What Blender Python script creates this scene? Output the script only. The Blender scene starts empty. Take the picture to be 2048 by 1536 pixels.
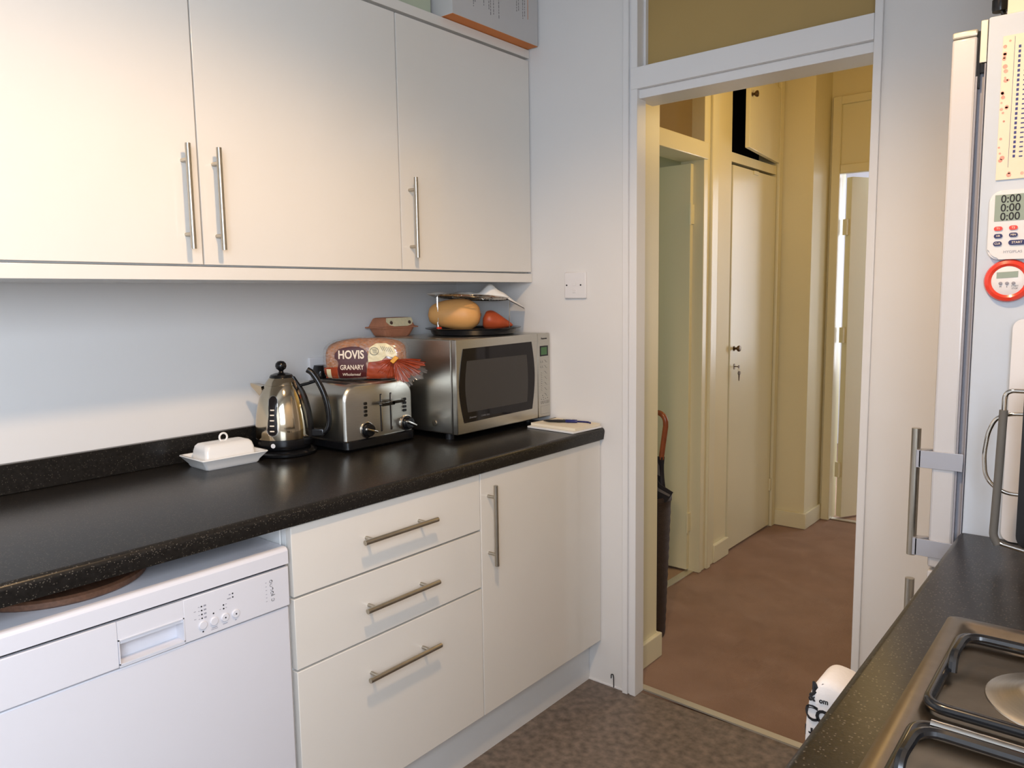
import bpy, bmesh, math, random
from mathutils import Matrix, Vector, noise
random.seed(7)
S = bpy.context.scene
COL = S.collection
PI = math.pi

# ------------------------------------------------------------------ camera
def make_camera():
    yaw, pitch, roll, f = -0.688806, -0.113954, -0.015208, 1530.66
    fw = Vector((math.sin(yaw)*math.cos(pitch), math.cos(yaw)*math.cos(pitch), math.sin(pitch)))
    r = Vector((math.cos(yaw), -math.sin(yaw), 0)); u = r.cross(fw)
    r2 = r*math.cos(roll) + u*math.sin(roll); u2 = -r*math.sin(roll) + u*math.cos(roll)
    cd = bpy.data.cameras.new('camera'); cd.sensor_width = 36; cd.lens = f/2048*36
    cd.clip_start = 0.02
    co = bpy.data.objects.new('camera', cd); COL.objects.link(co)
    m = Matrix((( r2.x, u2.x, -fw.x, 2.0447), (r2.y, u2.y, -fw.y, -2.1594), (r2.z, u2.z, -fw.z, 1.3534), (0,0,0,1)))
    co.matrix_world = m
    S.camera = co
make_camera()

# ------------------------------------------------------------------ world, exposure, lights
w = bpy.data.worlds.new('world'); S.world = w; w.use_nodes = True
w.node_tree.nodes['Background'].inputs[0].default_value = (0.62, 0.78, 1.0, 1)
w.node_tree.nodes['Background'].inputs[1].default_value = 1.0
S.view_settings.view_transform = 'Standard'; S.view_settings.look = 'None'
S.view_settings.gamma = 1; S.view_settings.exposure = 0.0
def light(name, kind, loc, power, color, rot=(0,0,0), **k):
    d = bpy.data.lights.new(name, kind); d.energy = power; d.color = color
    for a, b in k.items(): setattr(d, a, b)
    o = bpy.data.objects.new(name, d); COL.objects.link(o); o.location = loc; o.rotation_euler = rot
    return o
WARM = (1.0, 0.655, 0.35)
# warm ceiling lamp of the kitchen: shaded, so little of it goes sideways above the shade's rim
light('kitchen_lamp', 'SPOT', (1.5, -1.45, 2.40), 66, WARM, (0, 0, 0), spot_size=math.radians(150), spot_blend=0.45, shadow_soft_size=0.06)
# daylight through the kitchen window in the right-hand wall, beside the camera
light('window_daylight', 'AREA', (2.40, -2.75, 1.60), 56, (0.765, 0.86, 1.0), (0, math.radians(64), 0), shape='RECTANGLE', size=1.0, size_y=1.2)
# hall pendant
light('hall_lamp', 'POINT', (1.15, 1.15, 2.12), 10.5, (1.0, 0.68, 0.27), shadow_soft_size=0.08)
# daylight in the two rooms off the hall
light('far_room_daylight', 'AREA', (1.3, 4.3, 1.5), 60, (0.85, 0.9, 1.0), (math.radians(-90), 0, 0), shape='RECTANGLE', size=1.5, size_y=1.5)
light('left_room_daylight', 'AREA', (-1.2, 0.7, 1.5), 6, (0.8, 0.95, 0.85), (0, math.radians(-90), 0), shape='RECTANGLE', size=1.2, size_y=1.2)

# ------------------------------------------------------------------ materials
def srgb(r, g, b):
    f = lambda c: (c/255/12.92) if c/255 <= .04045 else ((c/255+.055)/1.055)**2.4
    return (f(r), f(g), f(b), 1)
def mat(name, col, rough=0.5, metal=0.0, coat=0.0, var=0.0, vscale=8, bump=0.0, bscale=60, trans=0.0, ior=1.45,
        specks=None, stretch=None, aniso=0.0, spec=None, emit=None):
    m = bpy.data.materials.new(name); m.use_nodes = True
    nt = m.node_tree; n = nt.nodes; l = nt.links
    p = n['Principled BSDF']
    p.inputs['Roughness'].default_value = rough; p.inputs['Metallic'].default_value = metal
    p.inputs['Coat Weight'].default_value = coat; p.inputs['Coat Roughness'].default_value = 0.08
    p.inputs['Transmission Weight'].default_value = trans; p.inputs['IOR'].default_value = ior
    if spec is not None: p.inputs['Specular IOR Level'].default_value = spec
    if aniso: p.inputs['Anisotropic'].default_value = aniso
    if emit: p.inputs['Emission Color'].default_value = emit[0]; p.inputs['Emission Strength'].default_value = emit[1]
    tc = n.new('ShaderNodeTexCoord')
    mp = n.new('ShaderNodeMapping'); l.new(tc.outputs['Object'], mp.inputs[0])
    if stretch: mp.inputs['Scale'].default_value = stretch
    nz = n.new('ShaderNodeTexNoise'); nz.inputs['Scale'].default_value = vscale; nz.inputs['Detail'].default_value = 6
    l.new(mp.outputs[0], nz.inputs['Vector'])
    cr = n.new('ShaderNodeValToRGB'); e = cr.color_ramp.elements
    e[0].position = .3; e[1].position = .7
    v = max(var, 0.005)
    e[0].color = tuple(c*(1-v) for c in col[:3])+(1,); e[1].color = tuple(min(1, c*(1+v)) for c in col[:3])+(1,)
    l.new(nz.outputs['Fac'], cr.inputs[0])
    out = cr.outputs[0]
    if specks:
        sc, thr, scol = specks
        vo = n.new('ShaderNodeTexVoronoi'); vo.inputs['Scale'].default_value = sc; l.new(tc.outputs['Object'], vo.inputs['Vector'])
        vo.inputs['Randomness'].default_value = 1
        lt = n.new('ShaderNodeMath'); lt.operation = 'LESS_THAN'; lt.inputs[1].default_value = thr; l.new(vo.outputs['Distance'], lt.inputs[0])
        gt = n.new('ShaderNodeSeparateColor'); l.new(vo.outputs['Color'], gt.inputs[0])
        g2 = n.new('ShaderNodeMath'); g2.operation = 'GREATER_THAN'; g2.inputs[1].default_value = .55; l.new(gt.outputs[0], g2.inputs[0])
        mu = n.new('ShaderNodeMath'); mu.operation = 'MULTIPLY'; l.new(lt.outputs[0], mu.inputs[0]); l.new(g2.outputs[0], mu.inputs[1])
        mx = n.new('ShaderNodeMix'); mx.data_type = 'RGBA'; l.new(mu.outputs[0], mx.inputs[0])
        l.new(out, mx.inputs[6]); mx.inputs[7].default_value = scol; out = mx.outputs[2]
    l.new(out, p.inputs['Base Color'])
    if bump:
        b = n.new('ShaderNodeBump'); b.inputs['Strength'].default_value = bump; b.inputs['Distance'].default_value = .002
        n2 = n.new('ShaderNodeTexNoise'); n2.inputs['Scale'].default_value = bscale; n2.inputs['Detail'].default_value = 4
        l.new(mp.outputs[0], n2.inputs['Vector']); l.new(n2.outputs['Fac'], b.inputs['Height']); l.new(b.outputs[0], p.inputs['Normal'])
    return m
M = {}
M['wall'] = mat('white wall paint', srgb(225,224,222), .6, bump=.12, bscale=35, var=.015, vscale=2)
M['trim'] = mat('white gloss paint', srgb(228,228,228), .3, bump=.1, bscale=25)
M['ceil'] = mat('ceiling paint', srgb(200,200,200), .8)
M['hallwall'] = mat('cream hall paint', srgb(224,216,182), .45, bump=.1, bscale=30, var=.02, vscale=3)
M['halltrim'] = mat('cream gloss paint', srgb(222,216,186), .3, bump=.08, bscale=25)
M['hallceil'] = mat('hall ceiling paint', srgb(215,190,150), .8)
M['glasspane'] = mat('tan obscured glass', srgb(172,146,92), .28, var=.05, vscale=2.5, bump=.05, bscale=120)
M['glasspane2'] = mat('brown obscured glass', srgb(124,108,84), .3, var=.05, vscale=2.5)
M['cab'] = mat('cream white gloss door', srgb(226,222,214), .22, coat=.5, var=.008)
M['cabin'] = mat('white carcass board', srgb(222,222,220), .4)
M['dw'] = mat('white enamel', srgb(216,216,222), .28, coat=.4)
M['dwgrey'] = mat('pale grey print', srgb(150,150,160), .5)
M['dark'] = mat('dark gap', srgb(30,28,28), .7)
M['worktop'] = mat('black granite laminate', srgb(27,25,23), .29, var=.35, vscale=140, bump=.05, bscale=300, specks=(260,.28,srgb(84,78,70)), spec=.4)
M['vinyl'] = mat('mottled brown vinyl', srgb(114,102,92), .45, var=.42, vscale=38, bump=.1, bscale=60)
M['carpet'] = mat('dusty brown carpet', srgb(176,146,124), .95, var=.06, vscale=7, bump=1.0, bscale=420, spec=.1)
M['steel'] = mat('brushed steel', srgb(192,189,180), .30, 1.0, var=.06, vscale=30, stretch=(1,1,40), aniso=.3)
M['steelh'] = mat('brushed steel bar', srgb(178,172,160), .3, 1.0, var=.05, vscale=40)
M['chrome'] = mat('polished chrome', srgb(205,200,192), .07, 1.0)
M['kettle'] = mat('polished kettle steel', srgb(196,184,162), .09, 1.0, var=.01)
M['black'] = mat('black plastic', srgb(18,18,20), .22)
M['matblack'] = mat('matt black plastic', srgb(22,22,24), .5)
M['blackglass'] = mat('smoked glass', srgb(26,22,22), .08, spec=.35)
M['meshglass'] = mat('grey perforated mesh glass', srgb(66,63,60), .4, spec=.3)
M['porcelain'] = mat('white porcelain', srgb(238,236,232), .12, coat=.6)
M['white'] = mat('white plastic', srgb(228,227,228), .35)
M['paper'] = mat('cream paper', srgb(232,222,200), .8)
M['wpaper'] = mat('white paper', srgb(235,235,232), .75)
M['pulp'] = mat('brown egg box pulp', srgb(186,124,92), .9, var=.08, vscale=40, bump=.6, bscale=250)
M['squash'] = mat('butternut skin', srgb(222,166,100), .45, var=.08, vscale=12)
M['potato'] = mat('red brown vegetable skin', srgb(170,76,42), .4, var=.2, vscale=18)
M['crust'] = mat('granary crust', srgb(170,112,68), .7, var=.28, vscale=90, bump=.6, bscale=200)
M['bagorange'] = mat('orange red printed film', srgb(156,66,38), .25, var=.25, vscale=30, coat=.4)
M['bagmaroon'] = mat('maroon printed film', srgb(76,28,30), .3, var=.1, coat=.4)
M['bagcream'] = mat('cream printed film', srgb(226,216,178), .35, var=.1, vscale=70)
M['film'] = None
M['yellow'] = mat('yellow tape', srgb(226,160,50), .4)
M['wood'] = mat('brown wood', srgb(136,84,54), .45, var=.25, vscale=18, stretch=(1,8,8))
M['handlewood'] = mat('polished cane', srgb(124,66,40), .25, var=.15, vscale=30)
M['bronze'] = mat('bronze knob', srgb(96,78,58), .3, .9)
M['basket'] = mat('woven dark brown leather', srgb(52,40,34), .5, var=.35, vscale=60, stretch=(1,1,8), bump=.8, bscale=150)
M['fabric'] = mat('black umbrella cloth', srgb(26,24,28), .7)
M['fabricgrey'] = mat('grey stripe cloth', srgb(92,88,86), .7)
M['fridge'] = mat('silver white fridge side', srgb(196,206,218), .4, var=.006)
M['fridgedoor'] = mat('silver fridge door edge', srgb(206,204,204), .3, .25)
M['fridgegrey'] = mat('grey fridge trim', srgb(150,150,158), .5)
M['red'] = mat('red plastic', srgb(226,62,40), .25, coat=.5)
M['lcd'] = mat('lcd grey green', srgb(150,164,150), .25)
M['lcd2'] = mat('lcd green', srgb(70,110,68), .25)
M['navy'] = mat('navy button', srgb(44,46,96), .4)
M['ink'] = mat('black ink', srgb(28,28,32), .6)
M['inkgrey'] = mat('grey ink', srgb(110,108,108), .6)
M['inkblue'] = mat('blue ink', srgb(60,66,130), .6)
M['whiteink'] = mat('white ink', srgb(240,226,205), .5)
M['penblue'] = mat('blue pen plastic', srgb(28,32,96), .2)
M['hob'] = mat('stainless hob', srgb(140,130,116), .33, 1.0, var=.06, vscale=60, aniso=.3)
M['enamel'] = mat('black enamel', srgb(22,24,28), .25, coat=.4)
M['hobmat'] = mat('burner cap', srgb(34,34,36), .5)
M['greygrip'] = mat('grey rubber grip', srgb(98,96,92), .6)
M['boardwood'] = mat('dark stained wood', srgb(98,68,50), .5, var=.25, vscale=18, stretch=(1,8,8))
M['hole'] = mat('dark pulp recess', srgb(84,64,54), .9)
M['alu'] = mat('satin aluminium', srgb(176,178,186), .45, .5)
M['copper'] = mat('copper band', srgb(190,120,80), .35, .6)
M['cardgrey'] = mat('grey card box', srgb(196,194,192), .6, var=.02)
M['cardgreen'] = mat('pale green card box', srgb(182,190,166), .6, var=.02)
M['cardorange'] = mat('orange card', srgb(214,128,62), .6, var=.08)
M['wicker'] = mat('wicker', srgb(176,124,80), .7, var=.4, vscale=60, bump=1, bscale=90)
M['strip'] = mat('pale aluminium strip', srgb(206,200,184), .35, .6)
M['bright'] = mat('white far room paint', srgb(240,240,245), .8)
M['pink'] = mat('flower print', srgb(226,164,150), .7, var=.3, vscale=60)
def film():
    m = bpy.data.materials.new('clear film'); m.use_nodes = True
    nt = m.node_tree; n = nt.nodes; l = nt.links; n.remove(n['Principled BSDF'])
    t = n.new('ShaderNodeBsdfTransparent'); g = n.new('ShaderNodeBsdfGlossy'); g.inputs['Roughness'].default_value = .12
    d = n.new('ShaderNodeBsdfDiffuse'); d.inputs['Color'].default_value = srgb(225,222,222)
    a = n.new('ShaderNodeMixShader'); a.inputs[0].default_value = .45; l.new(d.outputs[0], a.inputs[1]); l.new(g.outputs[0], a.inputs[2])
    nz = n.new('ShaderNodeTexNoise'); nz.inputs['Scale'].default_value = 30
    ma = n.new('ShaderNodeMapRange'); ma.inputs[1].default_value = .35; ma.inputs[2].default_value = .7; ma.inputs[3].default_value = .04; ma.inputs[4].default_value = .38
    l.new(nz.outputs['Fac'], ma.inputs[0])
    b = n.new('ShaderNodeMixShader'); l.new(ma.outputs[0], b.inputs[0]); l.new(t.outputs[0], b.inputs[1]); l.new(a.outputs[0], b.inputs[2])
    l.new(b.outputs[0], n['Material Output'].inputs[0]); return m
M['film'] = film()

# ------------------------------------------------------------------ mesh helpers
FR = {}      # object name -> inverse frame of its top-level thing
def thing(name, label, cat, loc=(0,0,0), rotz=0, group=None):
    o = bpy.data.objects.new(name, None); COL.objects.link(o); o.empty_display_size = .05
    o.location = loc; o.rotation_euler = (0,0,rotz); o['label'] = label; o['category'] = cat
    if group: o['group'] = group
    FR[o.name] = (Matrix.Translation(Vector(loc)) @ Matrix.Rotation(rotz, 4, 'Z')).inverted()
    return o
def finish(bm, ang=38):
    bmesh.ops.recalc_face_normals(bm, faces=bm.faces[:])
    lay = bm.faces.layers.int.get('flat')
    for f in bm.faces: f.smooth = not (lay is not None and f[lay] == 1)
    for e in bm.edges:
        if len(e.link_faces) == 2 and e.calc_face_angle(0) > math.radians(ang): e.smooth = False
def obj(name, bm, m, parent=None, local=False, label=None, ang=38):
    """links bm as one mesh object; world coordinates unless local"""
    if parent is not None:
        inv = FR[parent.name]
        if not local: bm.transform(inv)
    finish(bm, ang)
    me = bpy.data.meshes.new(name); bm.to_mesh(me); bm.free()
    o = bpy.data.objects.new(name, me); COL.objects.link(o)
    ms = m if isinstance(m, (list, tuple)) else [m]
    for x in ms: me.materials.append(M[x] if isinstance(x, str) else x)
    if parent is not None: o.parent = parent; FR[o.name] = FR[parent.name]
    if label: o['label'] = label
    return o
def single(name, bm, m, label, cat, group=None, loc=None, ang=38):
    """a thing that is one mesh, origin at loc (or the centre of its base)"""
    if loc is None:
        xs = [v.co.x for v in bm.verts]; ys = [v.co.y for v in bm.verts]; zs = [v.co.z for v in bm.verts]
        loc = ((min(xs)+max(xs))/2, (min(ys)+max(ys))/2, min(zs))
    bm.transform(Matrix.Translation(-Vector(loc)))
    o = obj(name, bm, m, ang=ang); o.location = loc; o['label'] = label; o['category'] = cat
    if group: o['group'] = group
    FR[o.name] = Matrix.Translation(Vector(loc)).inverted()
    return o
def struct(name, bm, m, parent=None, ang=38):
    o = obj(name, bm, m, parent, ang=ang)
    if parent is None: o['kind'] = 'structure'; FR[o.name] = Matrix.Identity(4)
    return o
def box(bm, x0, x1, y0, y1, z0, z1, bev=0.0, seg=2, mi=0):
    before = set(bm.faces)
    r = bmesh.ops.create_cube(bm, size=1)
    vs = r['verts']
    for v in vs:
        v.co = Vector((x0+(v.co.x+.5)*(x1-x0), y0+(v.co.y+.5)*(y1-y0), z0+(v.co.z+.5)*(z1-z0)))
    fs = set(f for v in vs for f in v.link_faces)
    for f in fs: f.material_index = mi
    if bev:
        es = list(set(e for v in vs for e in v.link_edges))
        bmesh.ops.bevel(bm, geom=es, offset=bev, segments=seg, profile=.5, affect='EDGES')
        lay = bm.faces.layers.int.get('flat')
        if lay is None:
            lay = bm.faces.layers.int.new('flat')
            before = set(); 
        for f in bm.faces:
            f.normal_update()
            c = f.calc_center_median()
            if (max(abs(n) for n in f.normal) > .99999 and (min(abs(c.x-x0), abs(c.x-x1)) < 1e-6 or min(abs(c.y-y0), abs(c.y-y1)) < 1e-6 or min(abs(c.z-z0), abs(c.z-z1)) < 1e-6)
                and x0-1e-6 <= c.x <= x1+1e-6 and y0-1e-6 <= c.y <= y1+1e-6 and z0-1e-6 <= c.z <= z1+1e-6): f[lay] = 1
    return bm
def B(*a, **k):
    return box(bmesh.new(), *a, **k)
def basis(d):
    d = Vector(d).normalized(); a = Vector((0,0,1)) if abs(d.z) < .9 else Vector((1,0,0))
    u = d.cross(a).normalized(); return d, u, d.cross(u)
def tube(bm, pts, r, seg=12, closed=False, cap=True):
    pts = [Vector(p) for p in pts]; n = len(pts); rings = []
    rr = r if isinstance(r, (list, tuple)) else [r]*n
    d, u, v = basis(pts[1]-pts[0])
    for i, p in enumerate(pts):
        if closed: t = (pts[(i+1) % n]-pts[i-1]).normalized()
        elif i == 0: t = (pts[1]-pts[0]).normalized()
        elif i == n-1: t = (pts[-1]-pts[-2]).normalized()
        else: t = ((pts[i+1]-pts[i]).normalized()+(pts[i]-pts[i-1]).normalized()).normalized()
        u = (u - t*u.dot(t)).normalized(); v = t.cross(u)
        rings.append([bm.verts.new(p+(u*math.cos(2*PI*k/seg)+v*math.sin(2*PI*k/seg))*rr[i]) for k in range(seg)])
    for i in range(n if closed else n-1):
        a, b = rings[i], rings[(i+1) % n]
        for k in range(seg): bm.faces.new((a[k], a[(k+1) % seg], b[(k+1) % seg], b[k]))
    if cap and not closed: bm.faces.new(rings[0][::-1]); bm.faces.new(rings[-1])
    return bm
def T(*a, **k): return tube(bmesh.new(), *a, **k)
def lathe(bm, prof, c=(0,0,0), seg=40, axis='Z', rot=None):
    """prof: list of (r, h)"""
    rings = []
    for r, h in prof:
        if r < 1e-5: rings.append([bm.verts.new((0,0,h))])
        else: rings.append([bm.verts.new((r*math.cos(2*PI*k/seg), r*math.sin(2*PI*k/seg), h)) for k in range(seg)])
    for a, b in zip(rings, rings[1:]):
        if len(a) == 1 and len(b) == 1: continue
        for k in range(seg):
            k2 = (k+1) % seg
            if len(a) == 1: bm.faces.new((a[0], b[k], b[k2]))
            elif len(b) == 1: bm.faces.new((a[k], a[k2], b[0]))
            else: bm.faces.new((a[k], a[k2], b[k2], b[k]))
    vs = [v for g in rings for v in g]
    m = Matrix.Translation(Vector(c))
    if axis == 'X': m = m @ Matrix.Rotation(PI/2, 4, 'Y')
    if axis == '-Y': m = m @ Matrix.Rotation(PI/2, 4, 'X')
    if rot is not None: m = m @ rot
    bmesh.ops.transform(bm, matrix=m, verts=vs)
    return bm
def L(*a, **k): return lathe(bmesh.new(), *a, **k)
def prism(bm, poly, a, b, plane='XY'):
    """poly 2D points; plane XY extruded z a->b; YZ extruded x; XZ extruded y"""
    def P(p, h):
        return {'XY': (p[0], p[1], h), 'YZ': (h, p[0], p[1]), 'XZ': (p[0], h, p[1])}[plane]
    lo = [bm.verts.new(P(p, a)) for p in poly]; hi = [bm.verts.new(P(p, b)) for p in poly]
    n = len(poly)
    bm.faces.new(lo[::-1]); bm.faces.new(hi)
    for i in range(n): bm.faces.new((lo[i], lo[(i+1) % n], hi[(i+1) % n], hi[i]))
    return bm
def PR(*a, **k): return prism(bmesh.new(), *a, **k)
def rrect(x0, x1, y0, y1, r, n=6):
    out = []
    for cx, cy, a0 in ((x1-r, y1-r, 0), (x0+r, y1-r, 90), (x0+r, y0+r, 180), (x1-r, y0+r, 270)):
        for i in range(n+1):
            a = math.radians(a0+90*i/n); out.append((cx+r*math.cos(a), cy+r*math.sin(a)))
    return out
def circ(cx, cy, r, n=24): return [(cx+r*math.cos(2*PI*i/n), cy+r*math.sin(2*PI*i/n)) for i in range(n)]
def arc(c, r, a0, a1, n, plane='XZ', h=0):
    o = []
    for i in range(n+1):
        a = math.radians(a0+(a1-a0)*i/n); p = (c[0]+r*math.cos(a), c[1]+r*math.sin(a))
        o.append({'XZ': (p[0], h, p[1]), 'YZ': (h, p[0], p[1]), 'XY': (p[0], p[1], h)}[plane])
    return o
def roundpath(pts, r, n=6):
    """polyline with rounded corners"""
    pts = [Vector(p) for p in pts]; out = [pts[0]]
    for i in range(1, len(pts)-1):
        a, b, c = pts[i-1], pts[i], pts[i+1]
        d1 = (a-b).normalized(); d2 = (c-b).normalized(); rr = min(r, (a-b).length*.49, (c-b).length*.49)
        p1 = b+d1*rr; p2 = b+d2*rr
        for k in range(n+1):
            t = k/n; out.append(p1.lerp(b, t).lerp(b.lerp(p2, t), t))
    out.append(pts[-1]); return out
def text(s, size, ax=(0,1,0), up=(0,0,1), at=(0,0,0), align='CENTER', depth=.0003, bold=0.0, shear=0.0, sx=1.0):
    """text as a bmesh; ax = reading direction, up = letter up, at = anchor"""
    c = bpy.data.curves.new('t', 'FONT'); c.body = s; c.size = size; c.align_x = align; c.align_y = 'CENTER'
    c.extrude = depth; c.offset = bold; c.shear = shear; c.resolution_u = 3
    o = bpy.data.objects.new('t', c); COL.objects.link(o)
    dg = bpy.context.evaluated_depsgraph_get(); dg.update()
    me = bpy.data.meshes.new_from_object(o.evaluated_get(dg))
    bm = bmesh.new(); bm.from_mesh(me)
    bpy.data.objects.remove(o); bpy.data.curves.remove(c); bpy.data.meshes.remove(me)
    ax = Vector(ax).normalized(); up = Vector(up).normalized(); nn = ax.cross(up)
    m = Matrix(((ax.x*sx, up.x, nn.x, at[0]), (ax.y*sx, up.y, nn.y, at[1]), (ax.z*sx, up.z, nn.z, at[2]), (0,0,0,1)))
    bm.transform(m); return bm
def merge(*bms):
    out = bms[0]
    for b in bms[1:]:
        me = bpy.data.meshes.new('m'); b.to_mesh(me); b.free(); out.from_mesh(me); bpy.data.meshes.remove(me)
    return out

# ================================================================== SETTING
YE = 0.12      # thickness of the wall with the doorway
X0, X1 = 0.745, 1.497   # doorway incl. frame
RW = 2.42
struct('floor', B(-.02, RW+.1, -3.7, .03, -.06, 0), 'vinyl')
def hall_floor():
    bm = bmesh.new(); n = 90
    # carpet grid with a few soft ruckles
    x0, x1, y0, y1 = .40, 1.80, .03, 2.50
    vs = [[None]*(n+1) for _ in range(n+1)]
    for i in range(n+1):
        for j in range(n+1):
            x = x0+(x1-x0)*i/n; y = y0+(y1-y0)*j/n
            z = 0.0
            d = (y-(.92-.42*(x-.45))); z += .006*math.exp(-(d/.035)**2)
            d = (y-(.62+.5*(x-1.0))); z += .003*math.exp(-(d/.04)**2)*(1 if x > .9 else 0)
            z += .0015*noise.noise(Vector((x*3, y*3, 0)))
            vs[i][j] = bm.verts.new((x, y, z-.003))
    for i in range(n):
        for j in range(n): bm.faces.new((vs[i][j], vs[i+1][j], vs[i+1][j+1], vs[i][j+1]))
    bmesh.ops.solidify(bm, geom=bm.faces[:], thickness=.03)
    return bm
struct('floor_hall', hall_floor(), 'carpet', ang=80)
struct('floor_side_room', B(-1.6, .40, .3, 2.48, -.05, -.001), 'carpet')
struct('floor_far_room', B(-.2, 2.8, 2.5, 5.0, -.05, -.001), 'carpet')
struct('wall_left', B(-.12, 0, -3.7, YE, -.06, 2.52), 'wall')
bm = B(RW, RW+.12, -2.10, YE, -.06, 2.52); box(bm, RW, RW+.12, -3.7, -3.40, -.06, 2.52); box(bm, RW, RW+.12, -3.40, -2.10, -.06, 1.05); box(bm, RW, RW+.12, -3.40, -2.10, 2.15, 2.52)
struct('wall_right', bm, 'wall')
bm = B(0, X0, 0, .045, 0, 2.5); box(bm, 0, .70, .045, YE, 0, 2.5); box(bm, X1, RW, 0, YE, 0, 2.5)
struct('wall_end', bm, 'wall')
struct('wall_back', B(0, RW, -3.7, -3.6, 0, 2.5), 'wall')
struct('ceiling', B(-.02, RW+.02, -3.7, YE, 2.5, 2.56), 'ceil')
bm = B(RW+.04, RW+.08, -3.40, -3.36, 1.05, 2.15); box(bm, RW+.04, RW+.08, -2.14, -2.10, 1.05, 2.15); box(bm, RW+.04, RW+.08, -3.36, -2.14, 1.05, 1.09); box(bm, RW+.04, RW+.08, -3.36, -2.14, 2.11, 2.15); box(bm, RW+.04, RW+.08, -2.77, -2.73, 1.09, 2.11)
struct('window_1', bm, 'trim')

# kitchen doorway frame with fanlight
fr = bmesh.new()
Z1 = 1.958
def stile(bm, xa, sgn, z1):
    # stepped section, from the outer edge inwards
    for a, b, y0, y1 in ((0, .020, -.014, .045), (.020, .026, -.006, .045), (.026, .049, -.010, .045)):
        xs = sorted((xa+sgn*a, xa+sgn*b)); box(bm, xs[0], xs[1], y0, y1, 0, z1, .0015)
stile(fr, X0, 1, 2.5)
box(fr, 1.477, X1, -.010, YE, 0, 2.5, .0015)
box(fr, X0+.026, 1.477, -.012, YE, 1.985, 2.050, .002)
box(fr, X0+.03, 1.477, .004, YE, Z1, 1.985, .002)
struct('door_1', fr, 'trim')
struct('trim_1', B(X0+.049, X0+.056, .03, .05, 2.05, 2.5), 'trim')
struct('window_2', B(X0+.05, 1.477, .045, .051, 2.05, 2.5), 'glasspane')
# threshold strip (slightly out of square with the wall, as in the room)
bm = bmesh.new(); prism(bm, [(.775,.045),(1.50,.018),(1.50,.046),(.775,.073)], .0, .006)
struct('trim_2', bm, 'strip')
# painted wall foot strip peeling along the end wall
struct('baseboard_end', B(.60, X0, -.004, 0, 0, .006, .001), 'trim')

# ------------------------------------------------------------------ hall
HX = .43; HC = 2.62
bm = B(.30, .705, YE, .298, 0, HC); box(bm, .69, .705, .045, YE, 0, HC)
struct('wall_hall_stub', bm, 'hallwall')
struct('baseboard_stub', merge(B(.704, .722, .05, .314, 0, .092, .004), B(.46, .705, .298, .314, 0, .092, .004)), 'halltrim')
# hall left wall, with an opening for the side room door, cupboard and hatch
bm = B(HX-.1, HX, .298, .72, 0, HC)
box(bm, HX-.1, HX, .72, 1.19, 2.42, HC)
box(bm, HX-.1, HX, 1.30, 1.535, 0, HC)
box(bm, HX-.1, HX, 1.535, 2.13, 2.0, 2.045)
box(bm, HX-.1, HX, 1.535, 2.13, 2.47, HC)
box(bm, HX-.1, HX, 2.13, 2.20, 0, HC)
box(bm, HX-.1, .61, 2.20, 2.30, 0, HC)
box(bm, .5, .61, 2.30, 2.60, 0, HC)
struct('wall_hall_left', bm, 'hallwall')
bm = B(.60, .67, 2.48, 2.58, 0, 2.42); box(bm, .60, 1.9, 2.48, 2.58, 2.42, HC); box(bm, 1.46, 1.9, 2.48, 2.58, 0, 2.42); box(bm, .67, 1.46, 2.50, 2.58, 2.03, 2.42)
struct('wall_hall_far', bm, 'hallwall')
struct('wall_hall_right', B(1.72, 1.82, YE, 2.58, 0, HC), 'hallwall')
struct('wall_hall_front', B(1.497, 1.72, YE, YE+.02, 0, HC), 'hallwall')
struct('ceiling_hall', B(.2, 1.9, YE, 2.6, HC, HC+.05), 'hallceil')
bm = B(HX, HX+.02, 1.36, 1.535, 0, .092, .004); box(bm, HX, .625, 2.185, 2.20, 0, .092, .004); box(bm, .61, .625, 2.20, 2.478, 0, .092, .004)
struct('baseboard_hall', bm, 'halltrim')
struct('trim_3', B(HX, HX+.018, 2.135, 2.185, 0, HC, .004), 'halltrim')
# side room behind the left door
bm = B(-1.6, -1.5, .3, 2.5, 0, 2.6); box(bm, -1.6, HX-.1, .2, .3, 0, 2.6); box(bm, -1.6, HX-.1, 2.35, 2.45, 0, 2.6)
box(bm, -1.6, HX-.1, 1.30, 1.34, 0, 2.6)
struct('wall_side_room', bm, 'hallwall')
struct('ceiling_side_room', B(-1.6, HX-.1, .2, 2.5, 2.6, 2.65), 'ceil')
# side-room door frame: transom and architrave
bm = B(HX-.1, HX+.02, 1.19, 1.215, 0, 2.42, .003)
box(bm, HX-.0, HX+.016, 1.215, 1.26, 0, 2.46, .004); box(bm, HX, HX+.028, 1.26, 1.30, 0, 2.46, .005); box(bm, HX-.1, HX+.014, 1.30, 1.36, 0, 2.46, .004)
box(bm, HX-.1, HX+.03, .72, 1.215, 1.965, 2.04, .004)
box(bm, HX-.1, HX+.018, .70, .72, 0, 2.42, .003); box(bm, HX-.1, HX+.018, .72, 1.2, 2.40, 2.44, .003)
struct('door_2', bm, 'halltrim')
struct('window_3', B(HX-.05, HX-.044, .72, 1.19, 2.04, 2.42), 'glasspane2')
struct('trim_4', B(HX-.05, HX-.01, .72, 1.19, -.002, .004, .001), 'strip')
# open leaf of the side-room door, swung into the room, hinged at the far jamb
d = struct('door_3', B(HX-.78, HX-.035, 1.165, 1.205, .012, 1.95, .002), 'halltrim')
bm = bmesh.new()
for z in (.25, 1.72):
    box(bm, HX-.036, HX-.028, 1.155, 1.20, z-.045, z+.045, .001); tube(bm, [(HX-.030, 1.156, z-.05), (HX-.030, 1.156, z+.05)], .005, 8)
struct('hinge', bm, 'halltrim', d)
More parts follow.
